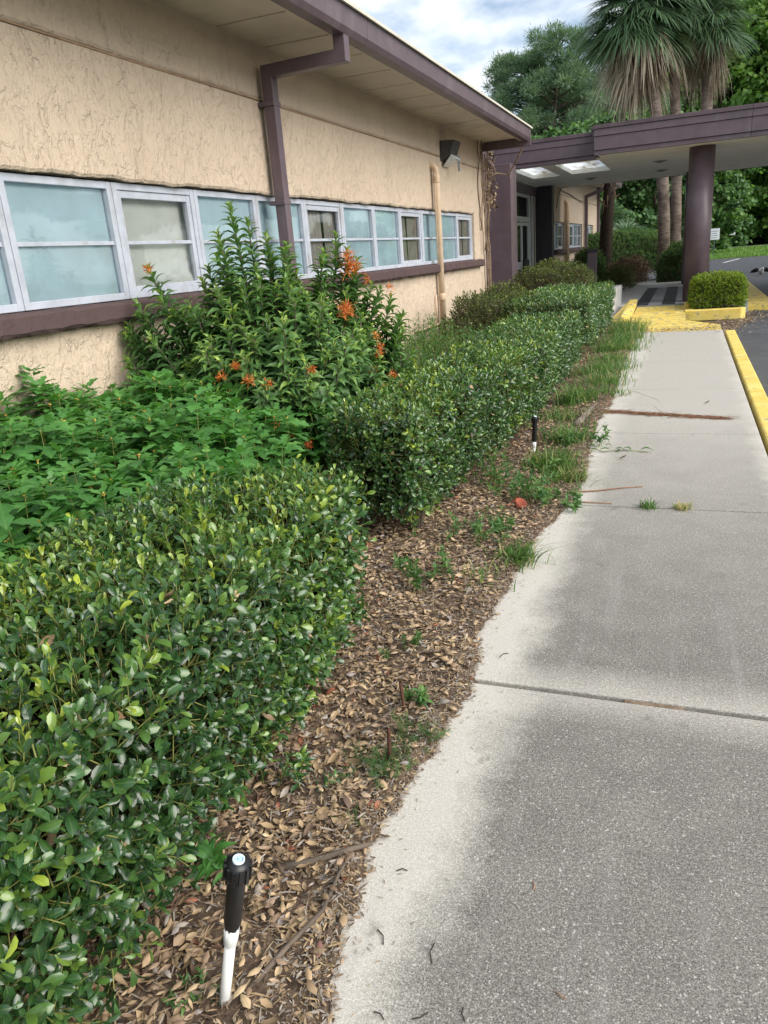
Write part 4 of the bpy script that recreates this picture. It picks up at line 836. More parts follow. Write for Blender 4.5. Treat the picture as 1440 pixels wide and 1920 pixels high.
# ------------------------------------------------------------------ loose and clipped shrubs
def shrub(name, c, h, label, cat, mat, nsp, L, seed, loose=.1, tilt=(25, 65), group=None, k=5, tip=.15, tm=None, boxy=0):
    rng = np.random.default_rng(seed); c = np.array(c, float); h = np.array(h, float)
    d = nrm(rng.normal(0, 1, (nsp, 3))); d[:, 2] = np.where(d[:, 2] < -.55, -d[:, 2], d[:, 2])
    r = 1 - np.abs(rng.normal(0, loose * 1.6, nsp)); lump = 1 + loose * np.sin(d[:, 0] * 5 + seed) * np.sin(d[:, 1] * 6 + d[:, 2] * 4)
    P = c + d * h * (r * lump)[:, None]
    if boxy: P, d = rounded_box_points(nsp, c, h, boxy, rng, ['+x', '-x', '+y', '-y', '+z'], .035, seed, .1)
    A = nrm(d * .8 + [0, 0, .5] + rng.normal(0, .35, d.shape)); o = empty(name, (c[0], c[1], 0), label, cat, group)
    pos, rot, sc, rn = sprigs(P, A, rng, k, L * 1.4, (L * .7, L * 1.15), tilt, None, tip); rn = np.clip(rn + .12 * d[np.tile(np.arange(nsp), k), 2], 0, 1)
    C = Cloud(); C.add(tm or SIMPLE_LEAF, pos, rot, sc, rn); C.tubes(P - A * L * 2, P + A * L * 1.4, L * .05, L * .03); C.build('foliage', [mat, MT['twigm']], o, 'stuff')
    B = MB(); rb = random.Random(seed)
    for i in range(10):
        e = P[rb.randrange(nsp)]; m_ = (np.array([c[0], c[1], 0]) * .5 + e * .5); B.tube([(c[0] + rb.uniform(-.1, .1) * h[0], c[1] + rb.uniform(-.1, .1) * h[1], max(-.1, c[2] - h[2] - .1)), tuple(m_), tuple(e)], [.02, .012, .004], 5)
    B.build('branches', MT['branchm'], o, True)
    return o
shrub('boxwood_bush', (.63, 17.98, .39), (.5, .4, .33), 'bright lime green clipped bush growing in the yellow planter', 'bush', MT['lime_leaf'], 3600, .048, 21, .12, boxy=.2)
shrub('low_bush', (.75, 20.0, .25), (.45, .4, .3), 'low bush showing behind the lime bush at the column foot', 'bush', MT['lime_leaf'], 900, .05, 22, .15)
shrub('loose_shrub', (-2.75, 12.2, .45), (.85, 1.1, .55), 'loose olive green shrub between the wall and last hedge', 'shrub', MT['olive_leaf'], 3000, .05, 23, .14)
shrub('rounded_shrub', (-2.6, 16.7, .62), (.95, .8, .62), 'rounded olive shrub in front of the glass entrance door', 'shrub', MT['olive_leaf'], 3200, .05, 24, .10)
shrub('dark_bush', (-.15, 28.6, .5), (.75, .7, .75), 'dark green bush at the foot of the thick palm trunks', 'bush', MT['dark_leaf'], 2200, .09, 25, .15)
shrub('dark_bush', (-3.1, 27.4, .6), (.55, .6, .75), 'dark leafy bush beside the brown post and thin palm', 'bush', MT['dark_leaf'], 1800, .08, 26, .15)
shrub('trimmed_row', (-2.9, 35.5, .8), (3.0, 1.0, 1.05), 'long dark hedge with brownish top behind the entrance', 'hedge', MT['dark_leaf'], 6500, .11, 27, .06)
shrub('dead_bush', (-1.75, 27.0, .5), (.62, .6, .5), 'brown dead bush heap beyond the entrance mat', 'bush', MT['litter'], 1500, .07, 28, .2)
shrub('small_bush', (-1.9, 24.9, .42), (.45, .4, .4), 'small pale flowering bush behind the planter box', 'bush', MT['olive_leaf'], 900, .06, 29, .25)
shrub('weeping_bush', (10.2, 98, 1.3), (2.2, 1.8, 1.5), 'round trimmed bush by the pale far path', 'bush', MT['oak_leaf'], 2600, .22, 30, .12)

# ------------------------------------------------------------------ firebush
def bez(a, b, c, t): return (1 - t)[:, None] ** 2 * a + 2 * ((1 - t) * t)[:, None] * b + t[:, None] ** 2 * c
def firebush():
    rng = np.random.default_rng(5); base = np.array([-3.05, 5.5, 0.0])
    o = empty('firebush', tuple(base), 'tall leafy firebush with orange flowers hiding the windows', 'bush')
    tips = [(-3.14, 5.15, 2.07), (-2.95, 5.3, 1.85), (-3.2, 5.0, 1.72), (-3.4, 5.15, 1.65), (-3.72, 4.85, 1.68), (-3.62, 4.8, 1.5), (-3.8, 4.75, 1.35), (-2.62, 5.85, 1.83), (-2.68, 5.7, 1.7), (-2.5, 5.95, 1.62), (-2.45, 6.1, 1.42),
            (-2.9, 5.5, 1.78), (-2.8, 5.3, 1.6), (-3.0, 4.95, 1.52), (-3.35, 4.75, 1.42), (-2.42, 6.0, 1.2), (-2.3, 6.15, 1.3)]
    n = 165; d = nrm(rng.normal(0, 1, (n, 3)) * [1, 1, .8] + [0.25, -.35, .25]); d[:, 2] = np.abs(d[:, 2]) * np.where(rng.random(n) < .2, -.4, 1)
    t2 = np.array([-3.02, 5.4, .72]) + d * np.array([.85, .95, .82]) * rng.uniform(.78, 1.0, n)[:, None]; t0 = np.array(tips); t1 = np.repeat(t0, 3, 0) + rng.normal(0, .1, (len(t0) * 3, 3)) - [0, 0, .2]; t3 = np.array([-3.08, 5.3, .98]) + nrm(rng.normal(0, 1, (95, 3)) + [.1, -.3, .3]) * np.array([.85, .8, .62]) * rng.uniform(.6, 1, (95, 1)); t4 = np.array([[-3.85, 4.6, 1.05], [-3.8, 4.55, .9], [-3.9, 4.7, 1.2], [-3.75, 4.5, .8], [-3.6, 4.6, 1.2], [-2.2, 6.0, 1.0], [-2.1, 6.0, .85]]); tips = np.concatenate([t0, t1, t2, t3, t4]); C = Cloud(); SM = MB(); po = []; ro = []; sc = []; rn = []
    tipd = []
    for i, tp in enumerate(tips):
        b0 = base + [rng.uniform(-.2, .2), rng.uniform(-.2, .2), 0]; mid = (b0 + tp) / 2 + np.array([(tp - b0)[0] * .25, (tp - b0)[1] * .25, -.0]); 
        tt = np.linspace(0, 1, 24); pts = bez(b0, mid, tp, tt); dirs = np.gradient(pts, axis=0); dirs = nrm(dirs); tipd.append(dirs[-1])
        SM.tube([tuple(p) for p in pts[::3]] + [tuple(pts[-1])], [.011 - .0009 * k for k in range(len(pts[::3]) + 1)], 5)
        L = np.linalg.norm(np.diff(pts, axis=0), axis=1).sum(); s0 = max(.1, 1 - .72 / max(L, .7)); ts = np.arange(s0, 1.0, (.038 if i < 68 else .05) / L)
        side = rng.random(3)
        for j, t in enumerate(ts):
            p = np.array([np.interp(t, tt, pts[:, k]) for k in range(3)]); a = nrm(np.array([np.interp(t, tt, dirs[:, k]) for k in range(3)])); U, W = basis(a[None]); U, W = U[0], W[0]; rel = (t - s0) / (1 - s0 + 1e-6)
            for q in range(3):
                ph = q * 2.094 + j * 1.05 + side[0] * 6; th = math.radians(np.interp(rel, [0, .8, 1], [88, 66, 30]) + rng.normal(0, 9)); ou = math.cos(ph) * U + math.sin(ph) * W
                y = math.cos(th) * a + math.sin(th) * ou; nr = math.sin(th) * a - math.cos(th) * ou + rng.normal(0, .18, 3); po.append(p); ro.append((y + [0, 0, -.18], nr)); sc.append(np.interp(rel, [0, .5, .85, 1], [.15, .155, .12, .06]) * rng.uniform(.8, 1.15)); rn.append(np.clip(np.interp(rel, [0, .7, 1], [.22, .42, .88]) + rng.normal(0, .13), 0, 1))
    po = np.array(po); Ry = np.array([r[0] for r in ro]); Rn = np.array([r[1] for r in ro]); rot = frames(Ry, Rn); sc = np.array(sc); rn = np.array(rn)
    singles(C, po, rot, sc, rn, LANCE, MT['bush_leaf'], o, 300); C.build('foliage', [MT['bush_leaf']], o, 'stuff'); SM.build('stems', MT['branchm'], o, True)
    # flower clusters: bundles of narrow orange tubes
    def cluster(c, r, n, up, seed):
        c = np.array(c) + [.07, -.17, .04]; n = int(n * 2.6)
        rg = np.random.default_rng(seed); D = Cloud(); y = nrm(rg.normal(0, 1, (n, 3)) + np.array(up) * .8); D.add(NEEDLE, np.tile(c, (n, 1)) + y * (r * .5 * rg.random(n))[:, None] + rg.normal(0, r * .22, (n, 3)), frames(y + rg.normal(0, .35, (n, 3)), rg.normal(0, 1, (n, 3))), np.stack([np.full(n, .026), .022 + .018 * rg.random(n), np.full(n, .03)], 1), np.clip(rg.normal(.5, .3, n), 0, 1))
        D.build('flower_cluster', MT['orange'], o, 'stuff')
    cluster((-2.58, 6.0, 1.52), .115, 130, (.5, -.3, .3), 1); cluster((-2.60, 6.0, 1.60), .07, 50, (.3, 0, .8), 2); cluster((-2.55, 5.75, 1.2), .10, 100, (.4, -.2, .2), 3)
    cluster((-2.5, 6.1, 1.42), .05, 24, (.5, 0, .2), 4); cluster((-2.35, 6.25, 1.33), .04, 18, (.5, 0, .2), 18)
    for j, (x, y, z) in enumerate(((-2.36, 5.9, .98), (-2.36, 5.9, .83), (-2.38, 5.8, .72), (-2.25, 5.9, .66), (-2.3, 5.8, .9), (-2.52, 5.0, .85), (-2.97, 4.72, .93), (-2.86, 4.7, .83), (-3.08, 4.7, .86), (-2.74, 4.75, .8), (-2.62, 4.55, .53), (-2.54, 4.6, .46), (-2.38, 4.55, .42), (-3.79, 5.02, 1.62), (-2.2, 5.6, .6))): cluster((x, y, z), .042, 22, (.3, -.3, .6), 20 + j)
firebush()

# ------------------------------------------------------------------ lobed ground plants by the wall
def ground_plants():
    rng = np.random.default_rng(9); C = Cloud(); F = Cloud(); n = 820
    x = rng.uniform(-3.97, -1.95, n); y = rng.uniform(.5, 5.0, n)
    keep = ~((x > -2.35) & (y > 3.6)); x, y = x[keep], y[keep]; n = len(x)
    ht = .62 + .26 * np.clip((-2.4 - x) / 1.5, 0, 1) + rng.normal(0, .075, n) + .09 * np.sin(x * 4.3) * np.sin(y * 3.6 + 1) + .05 * np.sin(y * 9); ht *= np.where(y > 4.4, .9, 1)
    lean = rng.normal(0, .08, (n, 2)); T = np.stack([x + lean[:, 0], y + lean[:, 1], ht], 1); B = np.stack([x, y, np.zeros(n)], 1); C.tubes(B, T, .004, .002)
    for tier, (dz, k, s) in enumerate(((0, 4, .075), (-.025, 5, .11), (-.09, 4, .125), (-.18, 4, .12), (-.30, 3, .11))):
        for q in range(k):
            ph = rng.uniform(0, .8, n) + q * 6.283 / k + tier * 1.1; el = np.radians(rng.normal((28, 12, 0, -12, -20)[tier], 12, n)); yv = np.stack([np.cos(ph) * np.cos(el), np.sin(ph) * np.cos(el), np.sin(el)], 1)
            P = B + (T - B) * ((ht + dz) / ht)[:, None] + yv * .015; nn = np.stack([-np.cos(ph) * np.sin(el), -np.sin(ph) * np.sin(el), np.cos(el)], 1) + rng.normal(0, .2, (n, 3))
            sz = s * rng.uniform(.75, 1.25, n); C.add(LOBED, P, frames(yv, nn), np.stack([sz * .95, sz, sz], 1), np.clip(rng.beta(2.5, 2.5, n) * .75 + (.1 if tier < 2 else -.05), 0, 1))
    m = rng.random(n) < .55; t = T[m]
    for q in range(5):
        v = nrm(rng.normal(0, 1, t.shape) + [0, 0, .8]); F.add(NEEDLE, t, frames(v, rng.normal(0, 1, t.shape)), np.stack([np.full(len(t), .03), np.full(len(t), .016), np.full(len(t), .02)], 1), rng.random(len(t)))
    o = C.build('ground_plants', [MT['bed_leaf'], MT['stem']], None, 'stuff'); tag(o, 'bright green lobed-leaf plants filling the bed under the windows', 'ground plants')
    F.build('flowers', MT['yellowfl'], o, 'stuff')
ground_plants()
def weeds():
    rng = np.random.default_rng(12); C = Cloud(); F = Cloud(); n = 1500
    x = rng.uniform(-3.95, -2.0, n); y = rng.uniform(5.2, 15.5, n); ok = ~(((x + 2.75) / .9) ** 2 + ((y - 12.2) / 1.2) ** 2 < 1) & ~((y > 11) & (x > -2.5)); x, y = x[ok], y[ok]; n = len(x)
    ht = rng.uniform(.28, .62, n) * np.where(y < 7, 1.1, 1) * (1 + .25 * np.sin(x * 3 + y * 1.7)); B = np.stack([x, y, np.zeros(n)], 1); T = B + np.stack([rng.normal(0, .1, n), rng.normal(0, .1, n), ht], 1); C.tubes(B, T, .004, .0015)
    A = nrm(T - B)
    for j in range(7):
        t = .3 + .7 * j / 6; p, r, s, rn = sprigs(B + (T - B) * t, A, rng, 3, .02, (.05, .10), (45, 75), None, .2); C.add(LANCE, p, r, s * (1.15 - .5 * t), rn)
    m = rng.random(n) < .12; t = T[m] + [0, 0, .02]; 
    for q in range(6): v = nrm(rng.normal(0, 1, t.shape) + [0, 0, .5]); F.add(NEEDLE, t, frames(v, rng.normal(0, 1, t.shape)), .018, rng.random(len(t)))
    o = C.build('bed_weeds', [MT['weed_leaf'], MT['stem']], None, 'stuff'); tag(o, 'pale green weeds between the far hedges and the tan wall', 'weeds'); F.build('flowers', MT['whitefl'], o, 'stuff')
weeds()
def dead_stalks():
    rng = np.random.default_rng(31); C = Cloud(); n = 130; B = np.stack([rng.normal(-2.35, .16, n), rng.normal(7.5, .5, n), np.full(n, .1)], 1); T = B + np.stack([rng.normal(.05, .22, n), rng.normal(0, .25, n), rng.uniform(.25, .6, n)], 1); C.tubes(B, T, .004, .002, .5, 0); tag(C.build('dry_stalks', [MT['twigm']], None, 'stuff'), 'grey dry stalks poking out behind the second hedge', 'dry stalks')
dead_stalks()
def stalk_plant():
    o = empty('stalk_plant', (-2.35, 6.35, 0), 'tall dark narrow-leaved stalk behind the second hedge', 'plant'); rng = np.random.default_rng(8)
    top = np.array([-2.33, 6.4, 1.02]); b = np.array([-2.4, 6.3, 0.0]); MB().tube([tuple(b), (-2.34, 6.33, .5), tuple(top)], [.012, .009, .004], 6).build('stem', MT['branchm'], o, True); C = Cloud(); n = 34; t = rng.uniform(.25, 1, n); ph = rng.uniform(0, 6.28, n); y = np.stack([np.cos(ph) * .8, np.sin(ph) * .8, rng.uniform(.1, 1.0, n)], 1)
    C.add(LANCE, b + (top - b) * t[:, None], frames(y, np.tile([0, 0, 1.0], (n, 1)) + rng.normal(0, .3, (n, 3))), np.stack([np.full(n, .12), rng.uniform(.14, .24, n), np.full(n, .16)], 1), rng.uniform(.0, .5, n)); C.build('leaves', MT['bush_leaf'], o, 'stuff')
stalk_plant()

# ------------------------------------------------------------------ grass tufts and weeds along the walk
def blades(C, c, n, h, spread, rng, w=.006, dry=.1, lean=(0, 0)):
    b = np.array([c[0], c[1], .0]) + np.stack([rng.normal(0, spread * .35, n), rng.normal(0, spread * .35, n), np.zeros(n)], 1); ph = rng.uniform(0, 6.28, n); rad = rng.uniform(.25, 1.2, n)
    o = np.stack([np.cos(ph) * rad + lean[0], np.sin(ph) * rad + lean[1], np.zeros(n)], 1); H = h * .92 * rng.uniform(.35, 1.15, n); side = nrm(np.cross(o + 1e-6, [0, 0, 1.0])); pts = []
    for t in (0, .4, .75, 1.0): pts.append(b + o * (H * .9 * t ** 1.5)[:, None] + np.array([0, 0, 1.0]) * (H * (t - .45 * t * t * np.minimum(rad, 1.1)))[:, None])
    ww = [w, w * 1.05, w * .7, 0]; V = []
    for p, q in zip(pts[:3], ww[:3]): V += [p - side * q / 2, p + side * q / 2]
    V.append(pts[3]); P = np.stack(V, 1); f = [(0, 1, 3, 2), (2, 3, 5, 4), (4, 5, 6)]; lp = np.concatenate([np.array(x) for x in f])
    C.V.append(P.reshape(-1, 3)); C.L.append((lp[None] + (np.arange(n) * 7)[:, None] + C.n).ravel()); C.C.append(np.tile([4, 4, 3], n)); r = np.clip(rng.beta(2, 2.4, n) * .85, 0, 1); r = np.where(rng.random(n) < dry, .98, r); C.R.append(np.repeat(r, 7)); C.U.append(np.ones(n * 7)); C.MI.append(np.zeros(n * 3, int)); C.n += n * 7
TG = np.random.default_rng(17)
def tuft(c, n, h, spread, label, dry=.1, w=.006, lean=(0, 0), group=None, cat='grass tuft'):
    C = Cloud(); blades(C, c, n, h, spread, TG, w, dry, lean); return tag(C.build('grass_tuft', MT['grass'], None, 'stuff' if spread > .1 else None), label, cat, group)
tuft((-1.02, 8.0), 260, .34, .25, 'big dark grass clump leaning on the third hedge', .05, .009)
tuft((-.86, 9.2), 420, .24, .4, 'feathery grass patch spilling over the walk edge beyond the pine straw', .12)
tuft((-.92, 11.0), 420, .22, .45, 'grass strip beside the third hedge foot', .1)
tuft((-.98, 13.0), 520, .26, .6, 'bright grass patch beside the last hedge', .06)
tuft((-1.05, 15.6), 420, .26, .5, 'green grass patch at the yellow ramp edge', .06)
tuft((-.88, 6.35), 460, .23, .25, 'grass clump just behind the distant sprinkler', .12)
tuft((-.90, 5.55), 560, .24, .26, 'grass clump at the foot of the distant sprinkler', .12, lean=(.35, 0))
tuft((-.74, 5.25), 240, .18, .2, 'sparse grass with pale seed stalks spilling on the walk', .2, lean=(.5, 0))
tuft((-.80, 3.72), 240, .16, .16, 'grass tuft reaching over the walk edge in the middle distance', .08, lean=(.5, 0))
tuft((-.95, 3.4), 90, .13, .2, 'thin grass tuft lying in the leaf litter', .15, lean=(.3, 0))
tuft((-.16, 4.735), 90, .07, .07, 'small green grass tuft growing in the walkway joint', .05)
tuft((.04, 4.74), 110, .06, .07, 'dry brown grass tuft growing in the walkway joint', .75)
GL = ['grass behind the weathered log at the second hedge end', 'low grass spilling onto the walk past the pine straw', 'grass against the third hedge far half', 'grass at the walk edge opposite the third hedge end', 'tall grass filling the gap before the last hedge', 'grass on the walk edge opposite the last hedge start', 'grass on the walk edge opposite the last hedge middle', 'tallest grass at the far end of the last hedge', 'grass at the foot of the yellow ramp']
for i, (x, y, n_, h_) in enumerate(((-1.05, 7.2, 240, .22), (-.8, 8.5, 200, .17), (-1.02, 9.9, 360, .24), (-.84, 10.3, 300, .2), (-1.05, 12.0, 360, .25), (-.84, 12.2, 320, .2), (-.86, 13.7, 360, .22), (-1.08, 14.4, 360, .28), (-.9, 14.9, 260, .22))):
    tuft((x, y), n_, h_, .42, GL[i], .1, .007, (.1, 0), 'grass tufts along the far hedges')
tuft((-.845, 1.62), 26, .1, .03, 'tiny bright grass sprout near the walk edge', .0)
def feather(c, label, n=26, seed=0, h=.08):
    rng = np.random.default_rng(seed); C = Cloud(); m = n; b = np.array([c[0], c[1], .01]) + np.stack([rng.normal(0, .05, m), rng.normal(0, .03, m), np.zeros(m)], 1); a = nrm(np.stack([rng.normal(.2, .7, m), rng.normal(0, .6, m), rng.uniform(.35, .8, m)], 1)); C.tubes(b, b + a * h, .0012, .0006, .4, 0)
    for t in np.linspace(.1, 1, 12): p, r, s, rn = sprigs(b + a * h * t, a, rng, 3, .004, (.012, .024), (55, 85), None, .2); C.add(NEEDLE, p, r, np.stack([s * .4, s, s], 1), rn)
    tag(C.build('feathery_weed', MT['weed_leaf']), label, 'weed')
feather((-.87, 1.9), 'feathery green weed around the upright rusty stake', 46, 41)
feather((-.80, 2.08), 'feathery weed patch beside the leaning rusty stake', 26, 42)
def herb(c, n, h, L, label, seed, mat='weed_leaf', sp=.1, tm=None):
    rng = np.random.default_rng(seed); C = Cloud(); b = np.array([c[0], c[1], .0]) + np.stack([rng.normal(0, sp, n), rng.normal(0, sp, n), np.zeros(n)], 1); T = b + np.stack([rng.normal(0, h * .4, n), rng.normal(0, h * .4, n), h * rng.uniform(.5, 1.1, n)], 1); C.tubes(b, T, .0022, .001); A = nrm(T - b)
    for t in np.linspace(.35, 1, 4): p, r, s, rn = sprigs(b + (T - b) * t, A, rng, 4, .01, (L * .6, L * 1.1), (50, 80), None, .15); C.add(tm or LANCE, p, r, s, rn)
    tag(C.build('broadleaf_weed', [MT[mat], MT['stem']], None, 'stuff' if n > 2 else None), label, 'weed')
herb((-1.05, 4.95), 26, .24, .055, 'leafy weed clump below the second hedge, left of the distant sprinkler', 51, sp=.12)
herb((-.86, 4.72), 16, .14, .05, 'leafy weed spreading at the second joint of the walkway', 52)
herb((-.72, 4.72), 9, .06, .06, 'flat dark weed leaves lying over the second walkway joint', 53)
herb((-.78, 6.3), 12, .12, .06, 'leafy weed patch spilling onto the walk behind the distant sprinkler', 54)
herb((-1.12, 4.0), 14, .14, .05, 'small leafy weeds in litter at second hedge corner', 55)
herb((-.96, 4.15), 5, .1, .05, 'three-leaved seedling standing in the open leaf litter', 56, sp=.03)
herb((-1.2, 3.3), 10, .16, .055, 'leafy weeds in the gap between the first two hedges', 57, sp=.12)
herb((-.85, 2.3), 3, .06, .05, 'pale green seedling beside the leaning rusty stake', 58, sp=.02)
herb((-1.12, 1.35), 2, .10, .09, 'broad leaf weed poking out under the nearest hedge', 59, 'bed_leaf', .02)
herb((-.99, .98), 7, .05, .028, 'tiny round-leaved weed at the base of the tall sprinkler', 60, sp=.04)
herb((-1.1, 1.75), 6, .12, .045, 'dark sprig growing out from the hedge foot', 61, 'hedge_leaf', .05)
herb((-.98, 2.7), 6, .07, .03, 'small weed sprout in the litter before the wide joint', 62, sp=.06)

# ------------------------------------------------------------------ leaf litter
def litter():
    rng = np.random.default_rng(23); C = Cloud()
    def pts(n, y0, y1, xl):
        y = rng.uniform(y0, y1, n); e = edge_x(y); x = e + .012 - rng.random(n) ** .85 * (e - xl); return np.stack([x, y, np.full(n, .028)], 1)
    P = np.concatenate([pts(8600, .3, 2.6, -1.75), pts(6600, 2.6, 5.0, -1.75), pts(2600, 5.0, 8.0, -1.5), pts(1800, 8, 14.5, -1.5)]); n = len(P)
    dens = .5 + .5 * np.sin(P[:, 0] * 7 + 1) * np.sin(P[:, 1] * 5) + .35 * np.sin(P[:, 1] * 13 + P[:, 0] * 11); nearedge = np.clip((edge_x(P[:, 1]) - P[:, 0]) / .12, 0, 1)
    keep = rng.random(n) < (.35 + .65 * np.clip(dens + .3, 0, 1)) * (.4 + .6 * nearedge); P = P[keep]; n = len(P); P[:, 2] = bed_h(P[:, 0], P[:, 1]) + rng.uniform(-.006, .022, n)
    ph = rng.uniform(0, 6.28, n); y = np.stack([np.cos(ph), np.sin(ph), rng.normal(0, .22, n)], 1); nn = np.stack([rng.normal(0, .42, n), rng.normal(0, .42, n), np.where(rng.random(n) < .7, 1.0, -1.0)], 1); sz = .014 + .042 * rng.beta(1.5, 2.0, n) * np.where(rng.random(n) < .07, 1.35, 1); rn = np.clip(rng.beta(3.0, 1.9, n) * (.86 + .25 * np.sin(P[:, 0] * 9) * np.sin(P[:, 1] * 8 + 2)), 0, .88); rn = np.where(rng.random(n) < .025, .93, rn); rn = np.where(rng.random(n) < .08, 1.0, rn); rot = frames(y, nn); half = rng.random(n) < .6; sc = np.stack([sz * rng.uniform(.75, 1.15, n), sz, sz], 1)
    singles_l(C, P[half], rot[half], sz[half], rn[half])
    C.add(FALLEN2, P[~half], rot[~half], sc[~half], rn[~half])
    # chips, shreds and needles
    m = 31000; Q = np.concatenate([pts(15000, .3, 3.0, -1.7), pts(11000, 3, 6, -1.6), pts(5000, 6, 14.4, -1.5)]); Q[:, 2] = bed_h(Q[:, 0], Q[:, 1]) + rng.uniform(.002, .02, m); ph = rng.uniform(0, 6.28, m); y = np.stack([np.cos(ph), np.sin(ph), rng.normal(0, .15, m)], 1); L = .007 + .045 * rng.random(m) ** 2.2
    C.add(NEEDLE, Q, frames(y, np.tile([0, 0, 1.0], (m, 1)) + rng.normal(0, .3, (m, 3))), np.stack([np.minimum(L, .02) * rng.uniform(.5, 1.6, m), L, L], 1), np.where(rng.random(m) < .3, 1.0, np.clip(rng.beta(1.6, 2.6, m), 0, .9)))
    # strays on the concrete
    e = 22000; yv = .3 + 14 * rng.random(e) ** 1.7; Q = np.stack([edge_x(yv) + .02 - np.abs(rng.normal(0, .09, e)), yv, np.zeros(e)], 1); Q[:, 2] = np.maximum(bed_h(Q[:, 0], Q[:, 1]), 0) + rng.uniform(.002, .014, e); ph = rng.uniform(0, 6.28, e); L = rng.uniform(.006, .022, e); C.add(NEEDLE, Q, frames(np.stack([np.cos(ph), np.sin(ph), rng.normal(0, .2, e)], 1), np.tile([0, 0, 1.0], (e, 1)) + rng.normal(0, .4, (e, 3))), np.stack([L * rng.uniform(.5, 2, e), L, L], 1), np.where(rng.random(e) < .35, 1.0, rng.beta(1.5, 2, e) * .9))
    k = 900; yv = .3 + 13 * rng.random(k) ** 1.4; xs = edge_x(yv) + np.abs(rng.normal(0, .06, k)); Q = np.stack([xs, yv, np.full(k, .004)], 1); ph = rng.uniform(0, 6.28, k); L = rng.uniform(.006, .02, k); C.add(NEEDLE, Q, frames(np.stack([np.cos(ph), np.sin(ph), np.zeros(k)], 1), np.tile([0, 0, 1.0], (k, 1)) + rng.normal(0, .2, (k, 3))), np.stack([L * .7, L, L], 1), rng.uniform(0, .5, k))
    o = C.build('leaf_litter', MT['litter'], None, 'stuff'); tag(o, 'tan dry leaf litter and mulch covering the bed along the walk', 'leaf litter')
def planter_debris():
    rng = np.random.default_rng(88); C = Cloud(); n = 3200; t = rng.random(n); a = np.array([[-.95, 14.75], [.6, 14.7], [1.0, 16.6], [1.35, 17.6], [1.35, 18.9]]); k = t * 4; i = np.minimum(k.astype(int), 3); f = (k - i)[:, None]; c = a[i] * (1 - f) + a[i + 1] * f + rng.normal(0, .13, (n, 2)) * np.where(rng.random(n) < .3, 2.2, 1)[:, None]
    z = np.where((c[:, 0] > .64), -.112, np.interp(c[:, 1], [14.5, 15.3, 16.2, 18.4], [.0, .012, .026, .12])); ph = rng.uniform(0, 6.28, n); L = .015 + .05 * rng.random(n) ** 2
    C.add(NEEDLE, np.stack([c[:, 0], c[:, 1], z + rng.uniform(.004, .02, n)], 1), frames(np.stack([np.cos(ph), np.sin(ph), rng.normal(0, .2, n)], 1), np.tile([0, 0, 1.0], (n, 1)) + rng.normal(0, .4, (n, 3))), np.stack([L * rng.uniform(.6, 2.4, n), L, L], 1), np.where(rng.random(n) < .3, 1.0, rng.beta(1.6, 2, n) * .9)); tag(C.build('planter_debris', MT['litter'], None, 'stuff'), 'brown dry debris blown against the yellow planter and ramp', 'debris')
planter_debris()
def singles_l(C, P, R, s, rn): singles(C, P, R, s, rn, FALLEN, MT['litter'], bed, 300, 'fallen_leaf')
litter()
# sticks and twigs
def stick(pts, r, mat, label, cat='stick', group=None, name='stick'):
    return tag(MB().tube(pts, [r * (1 - .5 * i / (len(pts) - 1)) for i in range(len(pts))], 6).build(name, MT[mat], None, True), label, cat, group)
stick([(-.87, 1.06, .02), (-.83, 1.18, .035), (-.79, 1.30, .04), (-.80, 1.42, .04), (-.80, 1.5, .035)], .008, 'branchm', 'long thin dead branch arching beside the tall sprinkler')
stick([(-1.0, 1.40, .02), (-.9, 1.44, .035), (-.82, 1.50, .04), (-.76, 1.56, .03)], .013, 'branchm', 'thick dark stick behind the tall sprinkler head')
stick([(-1.0, 2.05, .02), (-.93, 2.2, .03), (-.9, 2.33, .03)], .007, 'branchm', 'grey stick in litter left of the leaning stake')
stick([(-1.12, 2.6, .02), (-1.0, 2.62, .03), (-.88, 2.66, .03)], .006, 'branchm', 'pale stick across the litter before the wide joint')
stick([(-1.2, 3.6, .02), (-1.05, 3.7, .04), (-.95, 3.9, .03)], .006, 'twigm', 'bent stick at the second hedge foot')
stick([(-.88, 6.95, .01), (-.83, 7.3, .05), (-.80, 7.6, .06)],   .042, 'palmbark', 'weathered grey log end in the grass by the walk', 'log', None, 'log')
rt = random.Random(4)
TW = [(-.30, 1.55), (-.55, 1.10), (-.49, 1.12), (-.53, 1.03), (-.39, 1.18), (-.45, .92), (-.6, .88), (-.28, .86), (-.36, .98), (.02, 1.08), (-.62, 1.28), (-.5, 1.32), (-.2, 1.28), (-.62, 2.75), (-.64, 1.52)]
for i, (x, y) in enumerate(TW):
    a = rt.uniform(0, 6.28); L = rt.uniform(.012, .03); o = MB().tube([(x, y, .003), (x + math.cos(a) * L, y + math.sin(a) * L, .006), (x + math.cos(a + .3) * 2 * L, y + math.sin(a + .3) * 2 * L, .003)], .0016, 5).build('twig', MT['darkbark' if i % 3 else 'redtwig'])
    tag(o, 'short dry twig lying on the near concrete slab', 'twig', 'dry twigs on the walk')
stick([(-.75, 4.93, .012), (-.5, 5.02, .008), (-.35, 5.1, .008), (-.21, 5.16, .006)], .006, 'redtwig', 'reddish dry stalk crossing the walk edge above the second joint', 'stalk', None, 'stalk')
stick([(-.85, 4.74, .012), (-.6, 4.77, .008), (-.38, 4.77, .006)], .006, 'redtwig', 'reddish dry stalk lying along the second walkway joint', 'stalk', None, 'stalk')
stick([(-.74, 5.9, .02), (-.6, 6.15, .02), (-.55, 6.4, .03), (-.50, 6.2, .01)], .003, 'stem', 'green grass runner bent over the walk beside the third joint', 'grass runner', None, 'grass_runner')
